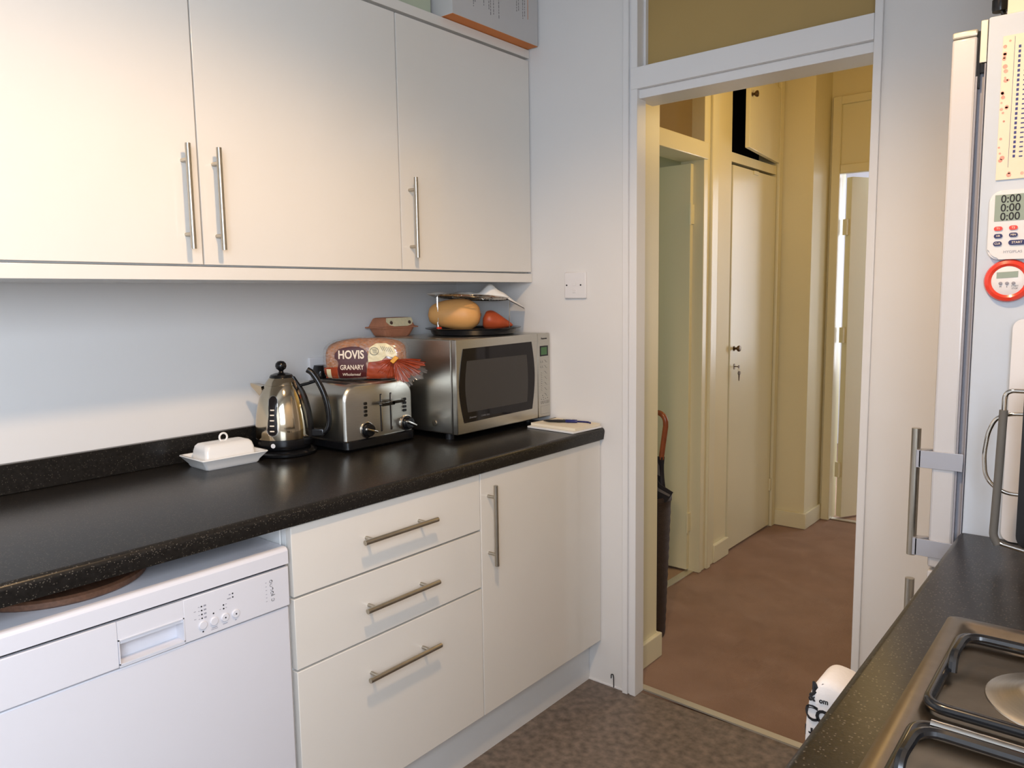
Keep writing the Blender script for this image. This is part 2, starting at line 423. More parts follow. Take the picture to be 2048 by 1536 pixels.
# tall cupboard door
d = struct('door_4', B(HX-.02, HX+.004, 1.545, 2.125, .012, 1.985, .002), 'halltrim')
def knob(c, ax=(1,0,0), s=1.0):
    prof = [(0,0),(.012,0),(.013,.003),(.006,.006),(.006,.016),(.013,.020),(.016,.027),(.014,.033),(0,.036)]
    return L([(r*s, h*s) for r, h in prof], c, 20, axis='X')
struct('door_knob', knob((HX+.004, 1.592, 1.071)), 'bronze', d)
struct('keyhole_plate', PR(rrect(1.592,1.606,.962,.992,.006), HX+.003, HX+.006, 'YZ'), 'bronze', d)
bm = B(HX+.004, HX+.010, 1.90-.1, 1.96-.1, 1.965, 1.985, .001)
struct('door_catch', bm, 'halltrim', d)
for z in (.25,):
    struct('hinge', B(HX+.003, HX+.012, 2.118, 2.133, z-.035, z+.035, .002), 'halltrim', d)
# hatch above, ajar, hinged at the right
bm = B(0, .022, -.575, 0, 2.06, 2.455, .002)
bm.transform(Matrix.Translation((HX-.006, 2.125, 0)) @ Matrix.Rotation(math.radians(6.5), 4, 'Z'))
d = struct('door_5', bm, 'halltrim')
kb = knob((0, 0, 0)); kb.transform(Matrix.Translation((HX+.074, 1.585, 2.315)) @ Matrix.Rotation(math.radians(6.5), 4, 'Z'))
struct('door_knob', kb, 'bronze', d)
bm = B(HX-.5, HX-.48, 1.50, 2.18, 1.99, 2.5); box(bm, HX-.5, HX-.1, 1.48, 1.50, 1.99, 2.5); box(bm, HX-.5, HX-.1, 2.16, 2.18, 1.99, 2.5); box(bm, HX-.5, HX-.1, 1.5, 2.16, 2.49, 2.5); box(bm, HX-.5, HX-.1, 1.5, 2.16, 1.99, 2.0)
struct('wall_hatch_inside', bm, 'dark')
# far door frame with solid fanlight panel
bm = B(.625, .672, 2.45, 2.50, 0, 2.44, .004); box(bm, .672, 1.46, 2.455, 2.50, 2.015, 2.065, .004); box(bm, .66, 1.46, 2.455, 2.50, 2.395, 2.44, .004); box(bm, 1.44, 1.50, 2.45, 2.50, 0, 2.44, .004)
box(bm, .672, 1.44, 2.475, 2.50, 2.065, 2.395)
struct('door_6', bm, 'halltrim')
# its leaf, swung away into the far room
A = Matrix.Translation((.688, 2.535, 0)) @ Matrix.Rotation(math.radians(60), 4, 'Z')
bm = B(0, .72, -.04, 0, .012, 2.0, .002); bm.transform(A)
d = struct('door_7', bm, 'halltrim')
bm = bmesh.new()
for z in (.3, 1.72, 1.1): box(bm, -.02, .004, -.03, -.0, z-.045, z+.045, .001)
bm.transform(A); struct('hinge', bm, 'halltrim', d)
bm = B(-.3, 2.9, 4.9, 5.0, 0, 2.6); box(bm, -.3, -.2, 2.6, 5, 0, 2.6); box(bm, 2.8, 2.9, 2.6, 5, 0, 2.6); box(bm, -.3, 2.9, 2.6, 5, 2.55, 2.6)
box(bm, -.3, .5, 2.5, 2.6, 0, 2.6); box(bm, 1.9, 2.9, 2.5, 2.6, 0, 2.6)
struct('wall_far_room', bm, 'bright')
struct('trim_5', B(.672, 1.46, 2.49, 2.53, -.002, .003), 'strip')

# ================================================================== LEFT RUN: WALL CABINETS
WX = .366; WZB = 1.434; WZT = 2.153
def bar(x, y0, y1, z0, z1, stand, posts, r=.006):
    """bar handle parallel to wall plane x=face; stand-off stand"""
    bm = bmesh.new(); a = (x+stand, y0, z0); b = (x+stand, y1, z1)
    tube(bm, [a, b], r, 16)
    for py, pz in posts: tube(bm, [(x, py, pz), (x+stand, py, pz)], r*.72, 10)
    return bm
def wall_unit(y0, y1, splits, hs, label):
    t = thing('wall_cabinet', label, 'cabinet', (0.18, (y0+y1)/2, WZB))
    obj('carcass', B(0.001, WX-.020, y0+.001, y1-.001, WZB, WZT+.006), 'cabin', t)
    for (a, b), hy in zip(splits, hs):
        d = obj('door', B(WX-.019, WX, a+.0018, b-.0018, WZB+.003, WZT, .0012), 'cab', t)
        if hy is not None:
            obj('handle', bar(WX, hy, hy, 1.470, 1.700, .030, ((hy, 1.503), (hy, 1.666)), .0062), 'steelh', d)
wall_unit(-1.843, -.616, ((-1.843,-1.230), (-1.230,-.616)), (-1.268, -1.194), 'double-door white wall cabinet with two bar handles meeting in the middle')
wall_unit(-.615, -.003, ((-.615,-.003),), (-.580,), 'single-door white wall cabinet next to the doorway wall')
single('light_pelmet', B(.001, WX+.002, -2.46, -.003, 1.402, WZB-.002, .001), 'cab', 'long white pelmet strip running under the wall cabinets', 'pelmet')
single('cornice_strip', merge(B(.001, WX+.001, -2.46, -.003, WZT+.008, WZT+.036, .001)), 'cab', 'plain white cornice strip along the top of the wall cabinets', 'cornice')
single('wall_cabinet', B(0.001, WX, -2.46, -1.845, WZB, WZT+.006, .001), 'cab', 'white wall cabinet at the far left, mostly out of the frame', 'cabinet')

# ================================================================== LEFT RUN: BASE UNITS
DX = .653; WT = .91
single('plinth', B(.575, .603, -1.232, -.002, 0, .146), 'cabin', 'white plinth board along the floor under the base units', 'plinth')
def base_carcass(y0, y1, t):
    obj('carcass', B(.001, DX-.021, y0+.001, y1-.001, .148, .868), 'cabin', t)
t = thing('drawer_unit', 'white base unit with three drawers and horizontal bar handles', 'drawers', (.32, -.922, .148))
base_carcass(-1.229, -.617, t)
for z0, z1, hz in ((.708, .866, .790), (.541, .703, .624), (.158, .536, .453)):
    d = obj('drawer', B(DX-.020, DX, -1.2275, -.6175, z0, z1, .0015), 'cab', t)
    obj('handle', bar(DX, -1.050, -.812, hz, hz, .030, ((-1.022, hz), (-.850, hz)), .0062), 'steelh', d)
t = thing('base_cabinet', 'white base cabinet with a vertical bar handle beside the doorway', 'cabinet', (.32, -.31, .148))
base_carcass(-.615, -.003, t)
d = obj('door', B(DX-.020, DX, -.6135, -.004, .158, .866, .0015), 'cab', t)
obj('handle', bar(DX, -.583, -.583, .600, .831, .030, ((-.583, .632), (-.583, .797)), .0062), 'steelh', d)

# worktop with a rounded (postformed) front edge
def worktop(xa, xf, sgn, y0, y1):
    z0, z1 = WT-.039, WT; r = .012
    poly = [(xa, z0), (xf-sgn*.004, z0)]
    poly += [(xf-sgn*r+sgn*r*math.cos(math.radians(a)), z1-r+r*math.sin(math.radians(a))) for a in range(-10, 91, 12)]
    poly += [(xa, z1)]
    return PR(poly, y0, y1, 'XZ')
single('worktop', worktop(.001, .669, 1, -2.6, -.002), 'worktop', 'black speckled worktop on the left under the wall cabinets', 'worktop')
single('upstand', B(.001, .020, -2.6, -.49, WT+.0005, .982, .002), 'worktop', 'black speckled upstand along the wall behind the left worktop', 'upstand')

# dishwasher
t = thing('dishwasher', 'white freestanding dishwasher with printed control panel under the worktop', 'dishwasher', (.35, -1.54, 0))
FX = .655; dy0, dy1 = -1.838, -1.239
obj('body', B(.05, FX-.03, dy0+.002, dy1-.002, .02, .786), 'dw', t)
top = bmesh.new(); prism(top, [(.05,.790),(FX+.001,.790),(FX+.001,.818)]+[(FX-.009+.010*math.cos(math.radians(a)), .816+.010*math.sin(math.radians(a))) for a in range(10, 91, 16)]+[(.05,.826)], dy0, dy1, 'XZ')
obj('top_panel', top, 'dw', t)
obj('seam', B(.06, FX-.006, dy0+.004, dy1-.004, .7855, .791), 'dark', t)
# control panel with a real pocket handle
cp = bmesh.new(); py0, py1, pz0, pz1 = -1.598, -1.475, .702, .749
box(cp, FX-.03, FX, dy0, py0, .697, .784, .002); box(cp, FX-.03, FX, py1, dy1, .697, .784, .002)
box(cp, FX-.03, FX, py0, py1, .747, .784); box(cp, FX-.03, FX, py0, py1, .697, .7035)
cpo = obj('control_panel', cp, 'dw', t)
bm = bmesh.new(); prism(bm, [(FX-.032,.700),(FX-.028,.700),(FX-.028,.752),(FX-.032,.752)], py0, py1, 'XZ')
prism(bm, [(FX-.03,.732),(FX-.002,.740),(FX-.002,.750),(FX-.03,.752)], py0, py1, 'XZ')
for a, b in ((py0, py0+.002), (py1-.002, py1)): box(bm, FX-.03, FX+.0015, a, b, .702, .749)
box(bm, FX-.002, FX+.0015, py0, py1, .7470, .749); box(bm, FX-.002, FX+.0015, py0, py1, .7015, .704)
obj('handle_pocket', bm, 'dw', cpo)
for y, dot in ((-1.438,0),(-1.4145,0),(-1.391,1),(-1.3675,1)):
    b_ = obj('button', L([(.0082,0),(.0085,.002),(.0075,.0032),(0,.0034)], (FX, y, .7215), 24, axis='X'), 'dw', cpo)
def dot(y, z, r=.0016): obj('indicator_dot', L([(r,0),(r,.0006),(0,.0007)], (FX+(.0034 if (y,z) in ((-1.391,.7215),(-1.3675,.7215)) else 0), y, z), 10, axis='X'), 'ink', cpo)
for z in (.7595,.7515,.7435,.7355): dot(-1.4385, z)
dot(-1.4145,.7375); dot(-1.3925,.7475); dot(-1.3925,.7400); dot(-1.3715,.7650); dot(-1.3715,.7575); dot(-1.391,.7215); dot(-1.3675,.7215); dot(-1.438,.708)
bm = bmesh.new()
rnd = random.Random(3)
def tick(y, z, wd, h=.0014): box(bm, FX, FX+.0004, y-wd/2, y+wd/2, z-h/2, z+h/2)
for z in (.7595,.7515,.7435,.7355):
    tick(-1.444, z, .003, .001); tick(-1.4315, z, .005, .0032)
tick(-1.4525,.753,.004,.001); tick(-1.4525,.7375,.004,.001)
tick(-1.414,.7085,.012,.001); tick(-1.414,.7055,.014,.001); tick(-1.391,.7085,.010,.001); tick(-1.3675,.708,.003,.0015)
tick(-1.387,.748,.003,.001); tick(-1.387,.7405,.003,.001); tick(-1.400,.7405,.003,.001); tick(-1.378,.7645,.004,.002); tick(-1.380,.757,.008,.002)
for z in (.763,.7545,.7465,.738,.7305,.7225): tick(-1.295, z, .003, .001)
obj('printed_marks', bm, 'dwgrey', cpo)
bm = bmesh.new()
for k, z in enumerate((.763,.7545,.7465,.738,.7305,.7225)):
    y = -1.283+(.0005*k); a0 = (0, 60, 200, 0, 20, 120)[k]; a1 = (360, 300, 430, 360, 150, 420)[k]
    pts = [(FX+.0003, y+.0034*math.cos(math.radians(a0+(a1-a0)*i/16)), z+.0030*math.sin(math.radians(a0+(a1-a0)*i/16))) for i in range(17)]
    tube(bm, pts, .0005, 5)
    if k in (0, 2, 3): tube(bm, [(FX+.0003, y+.001, z+.002), (FX+.0003, y+.003, z-.001)], .0008, 5)
    if k == 4: tube(bm, [(FX+.0003, y-.003, z+.001), (FX+.0003, y+.006, z+.002)], .0006, 5)
obj('printed_icons', bm, 'inkgrey', cpo)
bm = B(FX-.03, FX-.004, dy0+.002, dy1-.001, .10, .694, .003)
obj('door', bm, 'dw', t)
obj('base_plate', B(.10, FX-.06, dy0+.01, dy1-.01, 0, .10), 'dw', t)
# round wooden board slid in on top of the dishwasher
single('chopping_board', L([(0,.827),(.150,.827),(.155,.831),(.155,.840),(.150,.844),(0,.844)], (.472,-1.625,0), 48), 'boardwood', 'round brown wooden board slid in between dishwasher and worktop', 'chopping board')
single('filler_panel', B(.05, .62, -1.2345, -1.2305, .02, .868), 'cabin', 'thin white side panel between dishwasher and drawer unit', 'panel')

# ================================================================== THINGS ON THE WORKTOP
# butter dish
def rr_loft(sections, n=6):
    """sections: (x0,x1,y0,y1,r,z)"""
    bm = bmesh.new(); rings = []
    for x0,x1,y0,y1,r,z in sections: rings.append([bm.verts.new((px,py,z)) for px,py in rrect(x0,x1,y0,y1,r,n)])
    for a, b in zip(rings, rings[1:]):
        k = len(a)
        for i in range(k): bm.faces.new((a[i], a[(i+1)%k], b[(i+1)%k], b[i]))
    bm.faces.new(rings[0][::-1]); bm.faces.new(rings[-1]); return bm
t = thing('butter_dish', 'white porcelain butter dish with ringed lid left of the kettle', 'butter dish', (.130, -1.074, WT), math.radians(-2))
bx, by = .068, .095
obj('dish', rr_loft([(-bx+.022,bx-.022,-by+.022,by-.022,.006,0),(-bx+.018,bx-.018,-by+.018,by-.018,.007,.004),(-bx+.016,bx-.016,-by+.016,by-.016,.007,.010),(-bx,bx,-by,by,.006,.030),(-bx+.001,bx-.001,-by+.001,by-.001,.006,.0325),(-bx+.006,bx-.006,-by+.006,by-.006,.006,.0325),(-bx+.018,bx-.018,-by+.018,by-.018,.006,.018)]), 'porcelain', t, True)
lx, ly = .041, .072
obj('lid', rr_loft([(-lx,lx,-ly,ly,.010,.0185),(-lx+.001,lx-.001,-ly+.001,ly-.001,.011,.045),(-lx+.004,lx-.004,-ly+.004,ly-.004,.013,.058),(-lx+.010,lx-.010,-ly+.010,ly-.010,.012,.064),(-lx+.018,lx-.018,-ly+.018,ly-.018,.010,.0655)]), 'porcelain', t, True)
obj('lid_ring', T([(0, .011*math.cos(2*PI*i/24), .075+.011*math.sin(2*PI*i/24)) for i in range(24)], .0028, 10, closed=True), 'porcelain', t, True)

# kettle (local +X points to the handle)
t = thing('kettle', 'polished steel kettle with black handle and ball knob beside the toaster', 'kettle', (.138, -.888, WT), math.radians(38))
obj('power_base', L([(0,0),(.080,0),(.086,.004),(.087,.010),(.080,.016),(.070,.019),(0,.019)], (0.004,0,0), 48), 'black', t, True)
obj('foot_band', L([(0,.018),(.072,.020),(.078,.026),(.0795,.034),(.0785,.050),(0,.051)], (0,0,0), 56), 'black', t, True)
body = L([(.0775,.0505),(.0785,.060),(.0785,.080),(.0770,.100),(.0740,.122),(.0695,.145),(.0630,.168),(.0550,.188),(.0480,.200),(.0470,.2015),(.0475,.2020),(.0440,.209),(.0360,.220),(.032,.223),(0,.223)], (0,0,0), 64)
bo = obj('body', body, 'kettle', t, True, ang=60)
obj('lid', L([(.033,.221),(.0335,.224),(.030,.230),(.018,.2345),(.008,.236),(.006,.240),(.008,.243),(.0135,.247),(.0160,.2545),(.0145,.262),(.0090,.268),(0,.270)], (0,0,0), 36), 'black', t, True)
# spout
sp = bmesh.new()
rings = []
for (x, w_, z0, z1) in ((-.052,.024,.150,.198), (-.066,.016,.168,.202), (-.080,.008,.186,.205), (-.090,.004,.197,.206)):
    rings.append([sp.verts.new(p) for p in ((x, -w_, z1), (x, -w_*.6, (z0+z1)/2), (x, 0, z0), (x, w_*.6, (z0+z1)/2), (x, w_, z1))])
for a, b in zip(rings, rings[1:]):
    for i in range(4): sp.faces.new((a[i], a[i+1], b[i+1], b[i]))
sp.faces.new([r[0] for r in rings]+[r[4] for r in rings][::-1]); sp.faces.new(rings[-1])
obj('spout', sp, 'kettle', t, True)
# water gauge, on the camera side: angle from handle direction
def prof_r(z):
    pts = [(.0775,.0505),(.0785,.060),(.0785,.080),(.0770,.100),(.0740,.122),(.0695,.145),(.0630,.168),(.0550,.188)]
    for (ra, za), (rb, zb) in zip(pts, pts[1:]):
        if za <= z <= zb: return ra+(rb-ra)*(z-za)/(zb-za)
    return pts[-1][0] if z > .188 else .0785
def on_kettle(poly, off, ang0, rows=None):
    """poly in (arc metres, z) filled as grid ring shell"""
    bm = bmesh.new(); vs = []
    c = (sum(p[0] for p in poly)/len(poly), sum(p[1] for p in poly)/len(poly))
    layers = []
    for k in (1, .75, .5, .25):
        layers.append([(c[0]+(p[0]-c[0])*k, c[1]+(p[1]-c[1])*k) for p in poly])
    def pt(a, z):
        r = prof_r(z)+off; th = ang0+a/.075; return (r*math.cos(th), r*math.sin(th), z)
    R = [[bm.verts.new(pt(*p)) for p in lay] for lay in layers]; cv = bm.verts.new(pt(*c)); n = len(poly)
    outer = [bm.verts.new(((prof_r(p[1])-.001)*math.cos(ang0+p[0]/.075), (prof_r(p[1])-.001)*math.sin(ang0+p[0]/.075), p[1])) for p in poly]
    R = [outer]+R
    for a, b in zip(R, R[1:]):
        for i in range(n): bm.faces.new((a[i], a[(i+1)%n], b[(i+1)%n], b[i]))
    for i in range(n): bm.faces.new((R[-1][i], R[-1][(i+1)%n], cv))
    return bm
GA = math.radians(-95)
obj('gauge_frame', on_kettle(rrect(-.0165,.0165,.062,.178,.016,8), .0012, GA), 'chrome', bo, True, ang=70)
g = obj('water_gauge', on_kettle(rrect(-.0138,.0138,.0650,.175,.0135,8), .0020, GA), 'blackglass', bo, True, ang=70)
bm = bmesh.new()
for i, z in enumerate((.078,.093,.108,.123,.137)):
    th0 = GA
    for s0, s1 in ((-.0060,.0060),) :
        n = 4; rr_ = prof_r(z)+.0026
        lo = [bm.verts.new((rr_*math.cos(GA+(s0+(s1-s0)*k/n)/.075), rr_*math.sin(GA+(s0+(s1-s0)*k/n)/.075), z-.0018)) for k in range(n+1)]
        hi = [bm.verts.new((rr_*math.cos(GA+(s0+(s1-s0)*k/n)/.075), rr_*math.sin(GA+(s0+(s1-s0)*k/n)/.075), z+.0018)) for k in range(n+1)]
        for k in range(n): bm.faces.new((lo[k], lo[k+1], hi[k+1], hi[k]))
obj('gauge_marks', bm, 'whiteink', bo, True)
bm = bmesh.new()
th = math.radians(-95); lathe(bm, [(0,0),(.0065,0),(.0065,.001),(0,.0012)], (0,0,0), 20, axis='X'); bm.transform(Matrix.Rotation(th,4,'Z') @ Matrix.Translation((.0785,0,.036)))
obj('badge', bm, 'white', t, True)
# handle: spine on body, free curved grip, two struts
bm = bmesh.new()
rows = []
for z in [.050+.0145*i for i in range(13)]:
    r = prof_r(z) if z < .188 else max(.030, .055-(z-.188)*.75)
    rows.append([bm.verts.new((( r+o)*math.cos(a), (r+o)*math.sin(a), z)) for a, o in ((-.20,0),(-.14,.006),(0,.009),(.14,.006),(.20,0))])
for a, b in zip(rows, rows[1:]):
    for i in range(4): bm.faces.new((a[i], a[i+1], b[i+1], b[i]))
sp_ = obj('handle_spine', bm, 'black', t, True)
path = [(.076,0,.243),(.088,0,.236),(.102,0,.216),(.116,0,.188),(.127,0,.155),(.133,0,.120),(.133,0,.090),(.126,0,.068),(.112,0,.058)]
bm = T(roundpath(path,.02,3), [.0085]*len(roundpath(path,.02,3)), 14)
h = obj('handle', bm, 'black', t, True)
obj('strut', T([(.045,0,.196),(.075,0,.203),(.104,0,.212)], .0045, 10), 'black', h, True)
obj('strut', B(.070,.118,-.010,.010,.050,.072,.004), 'black', h, True)

# toaster: front plate at x=.290 with rounded top corners
t = thing('toaster', 'brushed steel four-slot toaster with two black knobs beside the kettle', 'toaster', (.165, -.655, WT))
ty0, ty1 = -.788, -.522
obj('base', rr_loft([(.068,.296,ty0+.004,ty1-.004,.015,WT+.004),(.062,.302,ty0-.004,ty1+.004,.02,WT+.010),(.062,.301,ty0-.004,ty1+.004,.02,WT+.030),(.064,.297,ty0-.001,ty1+.001,.02,WT+.0335)]), 'black', t)
poly = [(ty0, WT+.026)]+[(ty0+.045+.045*math.cos(math.radians(a)), 1.060+.045*math.sin(math.radians(a))) for a in range(180, 89, -9)]+[(ty1-.045+.045*math.cos(math.radians(a)), 1.060+.045*math.sin(math.radians(a))) for a in range(90, -1, -9)]+[(ty1, WT+.026)]
obj('shell', PR(poly, .064, .283, 'YZ'), 'steel', t)
def inset(p, d, c):
    out = []
    for a, b in p:
        out.append((a+(d if a < c else -d), b-(d if b > 1.0 else 0)))
    return out
bm = bmesh.new()
r1 = [bm.verts.new((.282, a, b)) for a, b in poly]; r2 = [bm.verts.new((.289, a, b)) for a, b in inset(poly, .0035, -.655)]; r3 = [bm.verts.new((.2915, a, b)) for a, b in inset(poly, .008, -.655)]
for a, b in ((r1, r2), (r2, r3)):
    for i in range(len(a)): bm.faces.new((a[i], a[(i+1)%len(a)], b[(i+1)%len(a)], b[i]))
bm.faces.new(r3)
fp = obj('front_plate', bm, 'steel', t)
for y in (-.651, -.612):
    ls = obj('lever_slot', B(.2905,.2922,y-.0040,y+.0030,.955,1.069), 'dark', fp)
    obj('slot_trim', B(.2912,.2938,y-.0004,y+.0032,.958,1.066,.0008), 'chrome', ls)
bm = bmesh.new()
bm.free()
for y in (-.6515, -.6125): obj('lever_stem', T([(.29,y,1.042),(.312,y,1.042)], .004, 10), 'black', fp)
for y, dz in ((-.647, 1.040), (-.606, 1.043)):
    bm = PR(rrect(y-.026, y+.026, dz-.0045, dz+.0045, .004), .309, .322, 'YZ')
    obj('lever', bm, 'black', fp)
for y, zt in ((-.712, 1.047), (-.5565, 1.043)):
    for k in range(4):
        obj('button', PR(rrect(y-.0058, y+.0058, zt-.0045-k*.0115, zt+.0040-k*.0115, .003), .2915, .2945, 'YZ'), 'black', fp)
for y, tilt in ((-.709, -18), (-.551, -24)):
    kb = obj('knob', L([(.023,0),(.0235,.004),(.021,.006),(.019,.006),(.0185,.018),(.016,.021),(0,.0215)], (.2912, y, .968), 32, axis='X'), 'black', fp)
    obj('knob_ring', L([(.0215,.0),(.0245,.0),(.0245,.0035),(.0225,.0048),(.0215,.0048)], (.2912, y, .968), 32, axis='X'), 'chrome', kb)
    bm = B(-.0, .010, -.022, .022, -.0035, .0035, .0025); bm.transform(Matrix.Translation((.3105, y, .968)) @ Matrix.Rotation(math.radians(tilt), 4, 'X'))
    obj('knob_grip', bm, 'chrome', kb)
bm = bmesh.new()
for y in (-.74, -.69, -.62, -.57): box(bm, .075, .255, y-.009, y+.009, 1.1035, 1.1058)
obj('bread_slots', bm, 'dark', t)

# socket and plug on the wall
t = thing('wall_socket', 'white wall socket behind the kettle and toaster', 'socket', (0, -.625, 1.08))
obj('face_plate', B(0, .009, -.697, -.551, 1.083, 1.169, .003), 'white', t)
t = thing('plug', 'black plug pushed into the wall socket behind the kettle', 'plug', (.01, -.655, 1.06))
obj('plug_body', rr_loft([(.0095,.045,-.690,-.646,.010,1.090),(.0095,.055,-.696,-.640,.016,1.104),(.0095,.057,-.696,-.640,.018,1.128),(.0095,.045,-.688,-.648,.014,1.145)]), 'black', t)
obj('power_lead', T(roundpath([(.035,-.668,1.092),(.035,-.668,1.03),(.030,-.72,.985),(.033,-.79,.94),(.06,-.825,.918)], .03), .0035, 8), 'black', t)

# ------------------------------------------------------------------ bread on the toaster (local +X = along the loaf)
LZ = 1.107
A = math.radians(39)
t = thing('bread_loaf', 'bagged granary loaf with maroon printed label lying on the toaster', 'bread', (.200, -.624, LZ), A); t.scale = (1.18, 1, 1)
def loaf(s=1.0, L_=.108, D_=.052, H_=.128, nx=40, na=40):
    bm = bmesh.new(); rings = []
    for i in range(nx+1):
        u = -1+2*i/nx; k = (1-abs(u)**5)**(1/4) if abs(u) < 1 else 0
        k = max(k, .02); ring = []
        hh = H_*(1-.10*max(0,-u)**2-.05*max(0,u)**2)
        for j in range(na):
            a = 2*PI*j/na; ca, sa = math.cos(a), math.sin(a)
            e = .62
            y = D_*math.copysign(abs(ca)**e, ca)*k*s
            z = hh/2+hh/2*math.copysign(abs(sa)**e, sa)*k*s
            ring.append(bm.verts.new((L_*u*s, y, z)))
        rings.append(ring)
    for a, b in zip(rings, rings[1:]):
        for j in range(na): bm.faces.new((a[j], a[(j+1)%na], b[(j+1)%na], b[j]))
    bm.faces.new(rings[0][::-1]); bm.faces.new(rings[-1]); return bm
bm = loaf(.965)
for v in bm.verts: v.co += v.co.normalized()*.0015*noise.noise(v.co*60)
obj('crust', bm, 'crust', t, True)
bag = loaf(1.03)
for v in bag.verts:
    n_ = noise.noise(Vector((v.co.x*30, v.co.y*18, v.co.z*40)))
    v.co.y += .002*n_; v.co.z = max(v.co.z+.0025*n_, 0.0005)
    if v.co.x > .085: v.co.y *= 1
obj('clear_bag', bag, 'film', t, True, ang=80)
# printed panels laid on the camera side of the loaf (local -Y)
def face_y(x, z):
    """outer surface y of the loaf at local x,z on the -Y side"""
    s = 1.045; L_, D_, H_ = .108, .052, .128
    u = max(-.999, min(.999, x/(L_*s))); k = (1-abs(u)**5)**.25
    hh = H_*(1-.10*max(0,-u)**2-.05*max(0,u)**2); q_ = (z-hh/2)/(hh/2*k*s); q_ = max(-.97, min(.97, q_))
    sa = abs(q_)**(1/.62); ca = math.sqrt(max(0, 1-sa*sa)); return -(D_*ca**.62*k*s)
def panel(poly, off, n=26):
    """fills poly (x,z) with a fine grid projected onto the loaf side"""
    bm = bmesh.new(); vs = [bm.verts.new((x, 0, z)) for x, z in poly]; bm.faces.new(vs)
    xs = [p[0] for p in poly]; zs = [p[1] for p in poly]
    for i in range(1, n):
        for co, no in (((min(xs)+(max(xs)-min(xs))*i/n, 0, 0), (1,0,0)), ((0, 0, min(zs)+(max(zs)-min(zs))*i/n), (0,0,1))):
            bmesh.ops.bisect_plane(bm, geom=bm.verts[:]+bm.edges[:]+bm.faces[:], plane_co=co, plane_no=no)
    for v in bm.verts: v.co.y = face_y(v.co.x, v.co.z)-off
    return bm
def wrap(bm, off):
    for v in bm.verts: v.co.y = face_y(v.co.x, v.co.z)-off+(v.co.y)
    return bm
lab = [(-.064,.006),(-.066,.030),(-.063,.045),(-.066,.052),(-.073,.058),(-.072,.070),(-.062,.080),(-.050,.084),(-.030,.087),(-.010,.086),(.002,.081),(.010,.073),(.014,.062),(.013,.052),(.007,.046),(.009,.030),(.006,.008)]
lab = [(x, min(z*1.19, .104)) for x, z in lab]
lb = obj('printed_label', panel(lab, .0012), 'bagmaroon', t, True, ang=80)
obj('side_band', panel([(-.103,.006),(-.103,.040),(-.066,.042),(-.067,.006)], .0008), 'bagorange', t, True, ang=80)
obj('badge_print', panel([(-.096,.008),(-.096,.036),(-.084,.036),(-.084,.008)], .0016, 8), 'bagcream', t, True, ang=80)
rb = panel([(.005,.004),(.012,.046),(.016,.058),(.034,.062),(.060,.066),(.095,.060),(.104,.035),(.104,.004)], .0008)
for v in rb.verts: v.co.y -= .003*abs(noise.noise(Vector((v.co.x*45, 0, v.co.z*45))))
obj('orange_print', rb, 'bagorange', t, True, ang=80)
cm = panel([(.014,.056),(.013,.072),(.018,.100),(.034,.112),(.060,.112),(.078,.100),(.088,.078),(.080,.068),(.060,.074),(.048,.060),(.034,.058)], .0022)
for v in cm.verts: v.co.y -= .002*abs(noise.noise(Vector((v.co.x*60, 2, v.co.z*60))))
cmo = obj('cream_sticker', cm, 'bagcream', t, True, ang=80)
bm = bmesh.new()
ringp = [(.030+.011*math.cos(2*PI*i/28), .089+.011*math.sin(2*PI*i/28)) for i in range(28)]
tube(bm, [(x, face_y(x, z)-.0045, z) for x, z in ringp], .0007, 6, closed=True)
for i in range(5):
    z = .095-.003*i; tube(bm, [(.024+.001*i, face_y(.024, z)-.0045, z), (.037, face_y(.037, z)-.0045, z)], .0004, 5)
for i in range(6):
    x0 = .046+.005*i; z = .104-.001*i; tube(bm, [(x0, face_y(x0, z)-.0045, z), (x0+.006, face_y(x0+.006, z-.014)-.0045, z-.014)], .0005, 5)
obj('sticker_print', bm, 'inkgrey', cmo, True)
obj('lettering', wrap(text('HOVIS', .035, (1,0,0), (0,0,1), (-.030,0,.078), bold=.0009, depth=.0002, sx=.67), .0020), 'whiteink', lb, True)
obj('lettering', wrap(text('GRANARY', .021, (1,0,0), (0,0,1), (-.029,0,.040), bold=.0003, depth=.0002, sx=.62), .0020), 'whiteink', lb, True)
obj('lettering', wrap(text('Wholemeal', .0125, (1,0,0), (0,0,1), (-.032,0,.0185), depth=.0002, bold=.0001, shear=.3, sx=.8), .0020), 'whiteink', lb, True)
# gathered neck of the bag, flaring to the right and down over the toaster
def fan(c, a0, a1, r, depth, n, seed, amp, fold=.62, nx=14):
    """gathered sheet radiating from c, with soft folds that grow outwards"""
    bm = bmesh.new(); rings = []
    for i in range(nx+1):
        u = i/nx; ring = []
        for j in range(n+1):
            a = math.radians(a0+(a1-a0)*j/n); rr_ = r*(1+.10*math.sin(j*.23+seed)+.05*math.sin(j*fold*1.3+seed))*u
            y = c[1]+depth*u-amp*(u**.8)*math.sin(j*fold+seed)+.003*u*noise.noise(Vector((j*.3, u*4, seed)))
            ring.append(bm.verts.new((c[0]+rr_*math.cos(a)*.88, y, c[2]+rr_*.66*math.sin(a)-.010*u*u)))
        rings.append(ring)
    for a, b in zip(rings, rings[1:]):
        for j in range(n): bm.faces.new((a[j], a[j+1], b[j+1], b[j]))
    return bm
tie = (.078, -.062, .064)
obj('gathered_film', fan(tie, -178, -60, .062, .012, 90, 1, .0030), 'bagorange', t, True, ang=80)
obj('neck_flare', fan((.080,-.064,.062), -88, 14, .084, -.008, 84, 4, .0052), 'bagorange', t, True, ang=80)
obj('clear_frill', fan((.090,-.068,.042), -95, -20, .074, -.010, 60, 2, .006), 'film', t, True, ang=70)
obj('clear_frill', fan((.112,-.066,.044), -60, 5, .058, -.014, 50, 5, .007), 'film', t, True, ang=70)
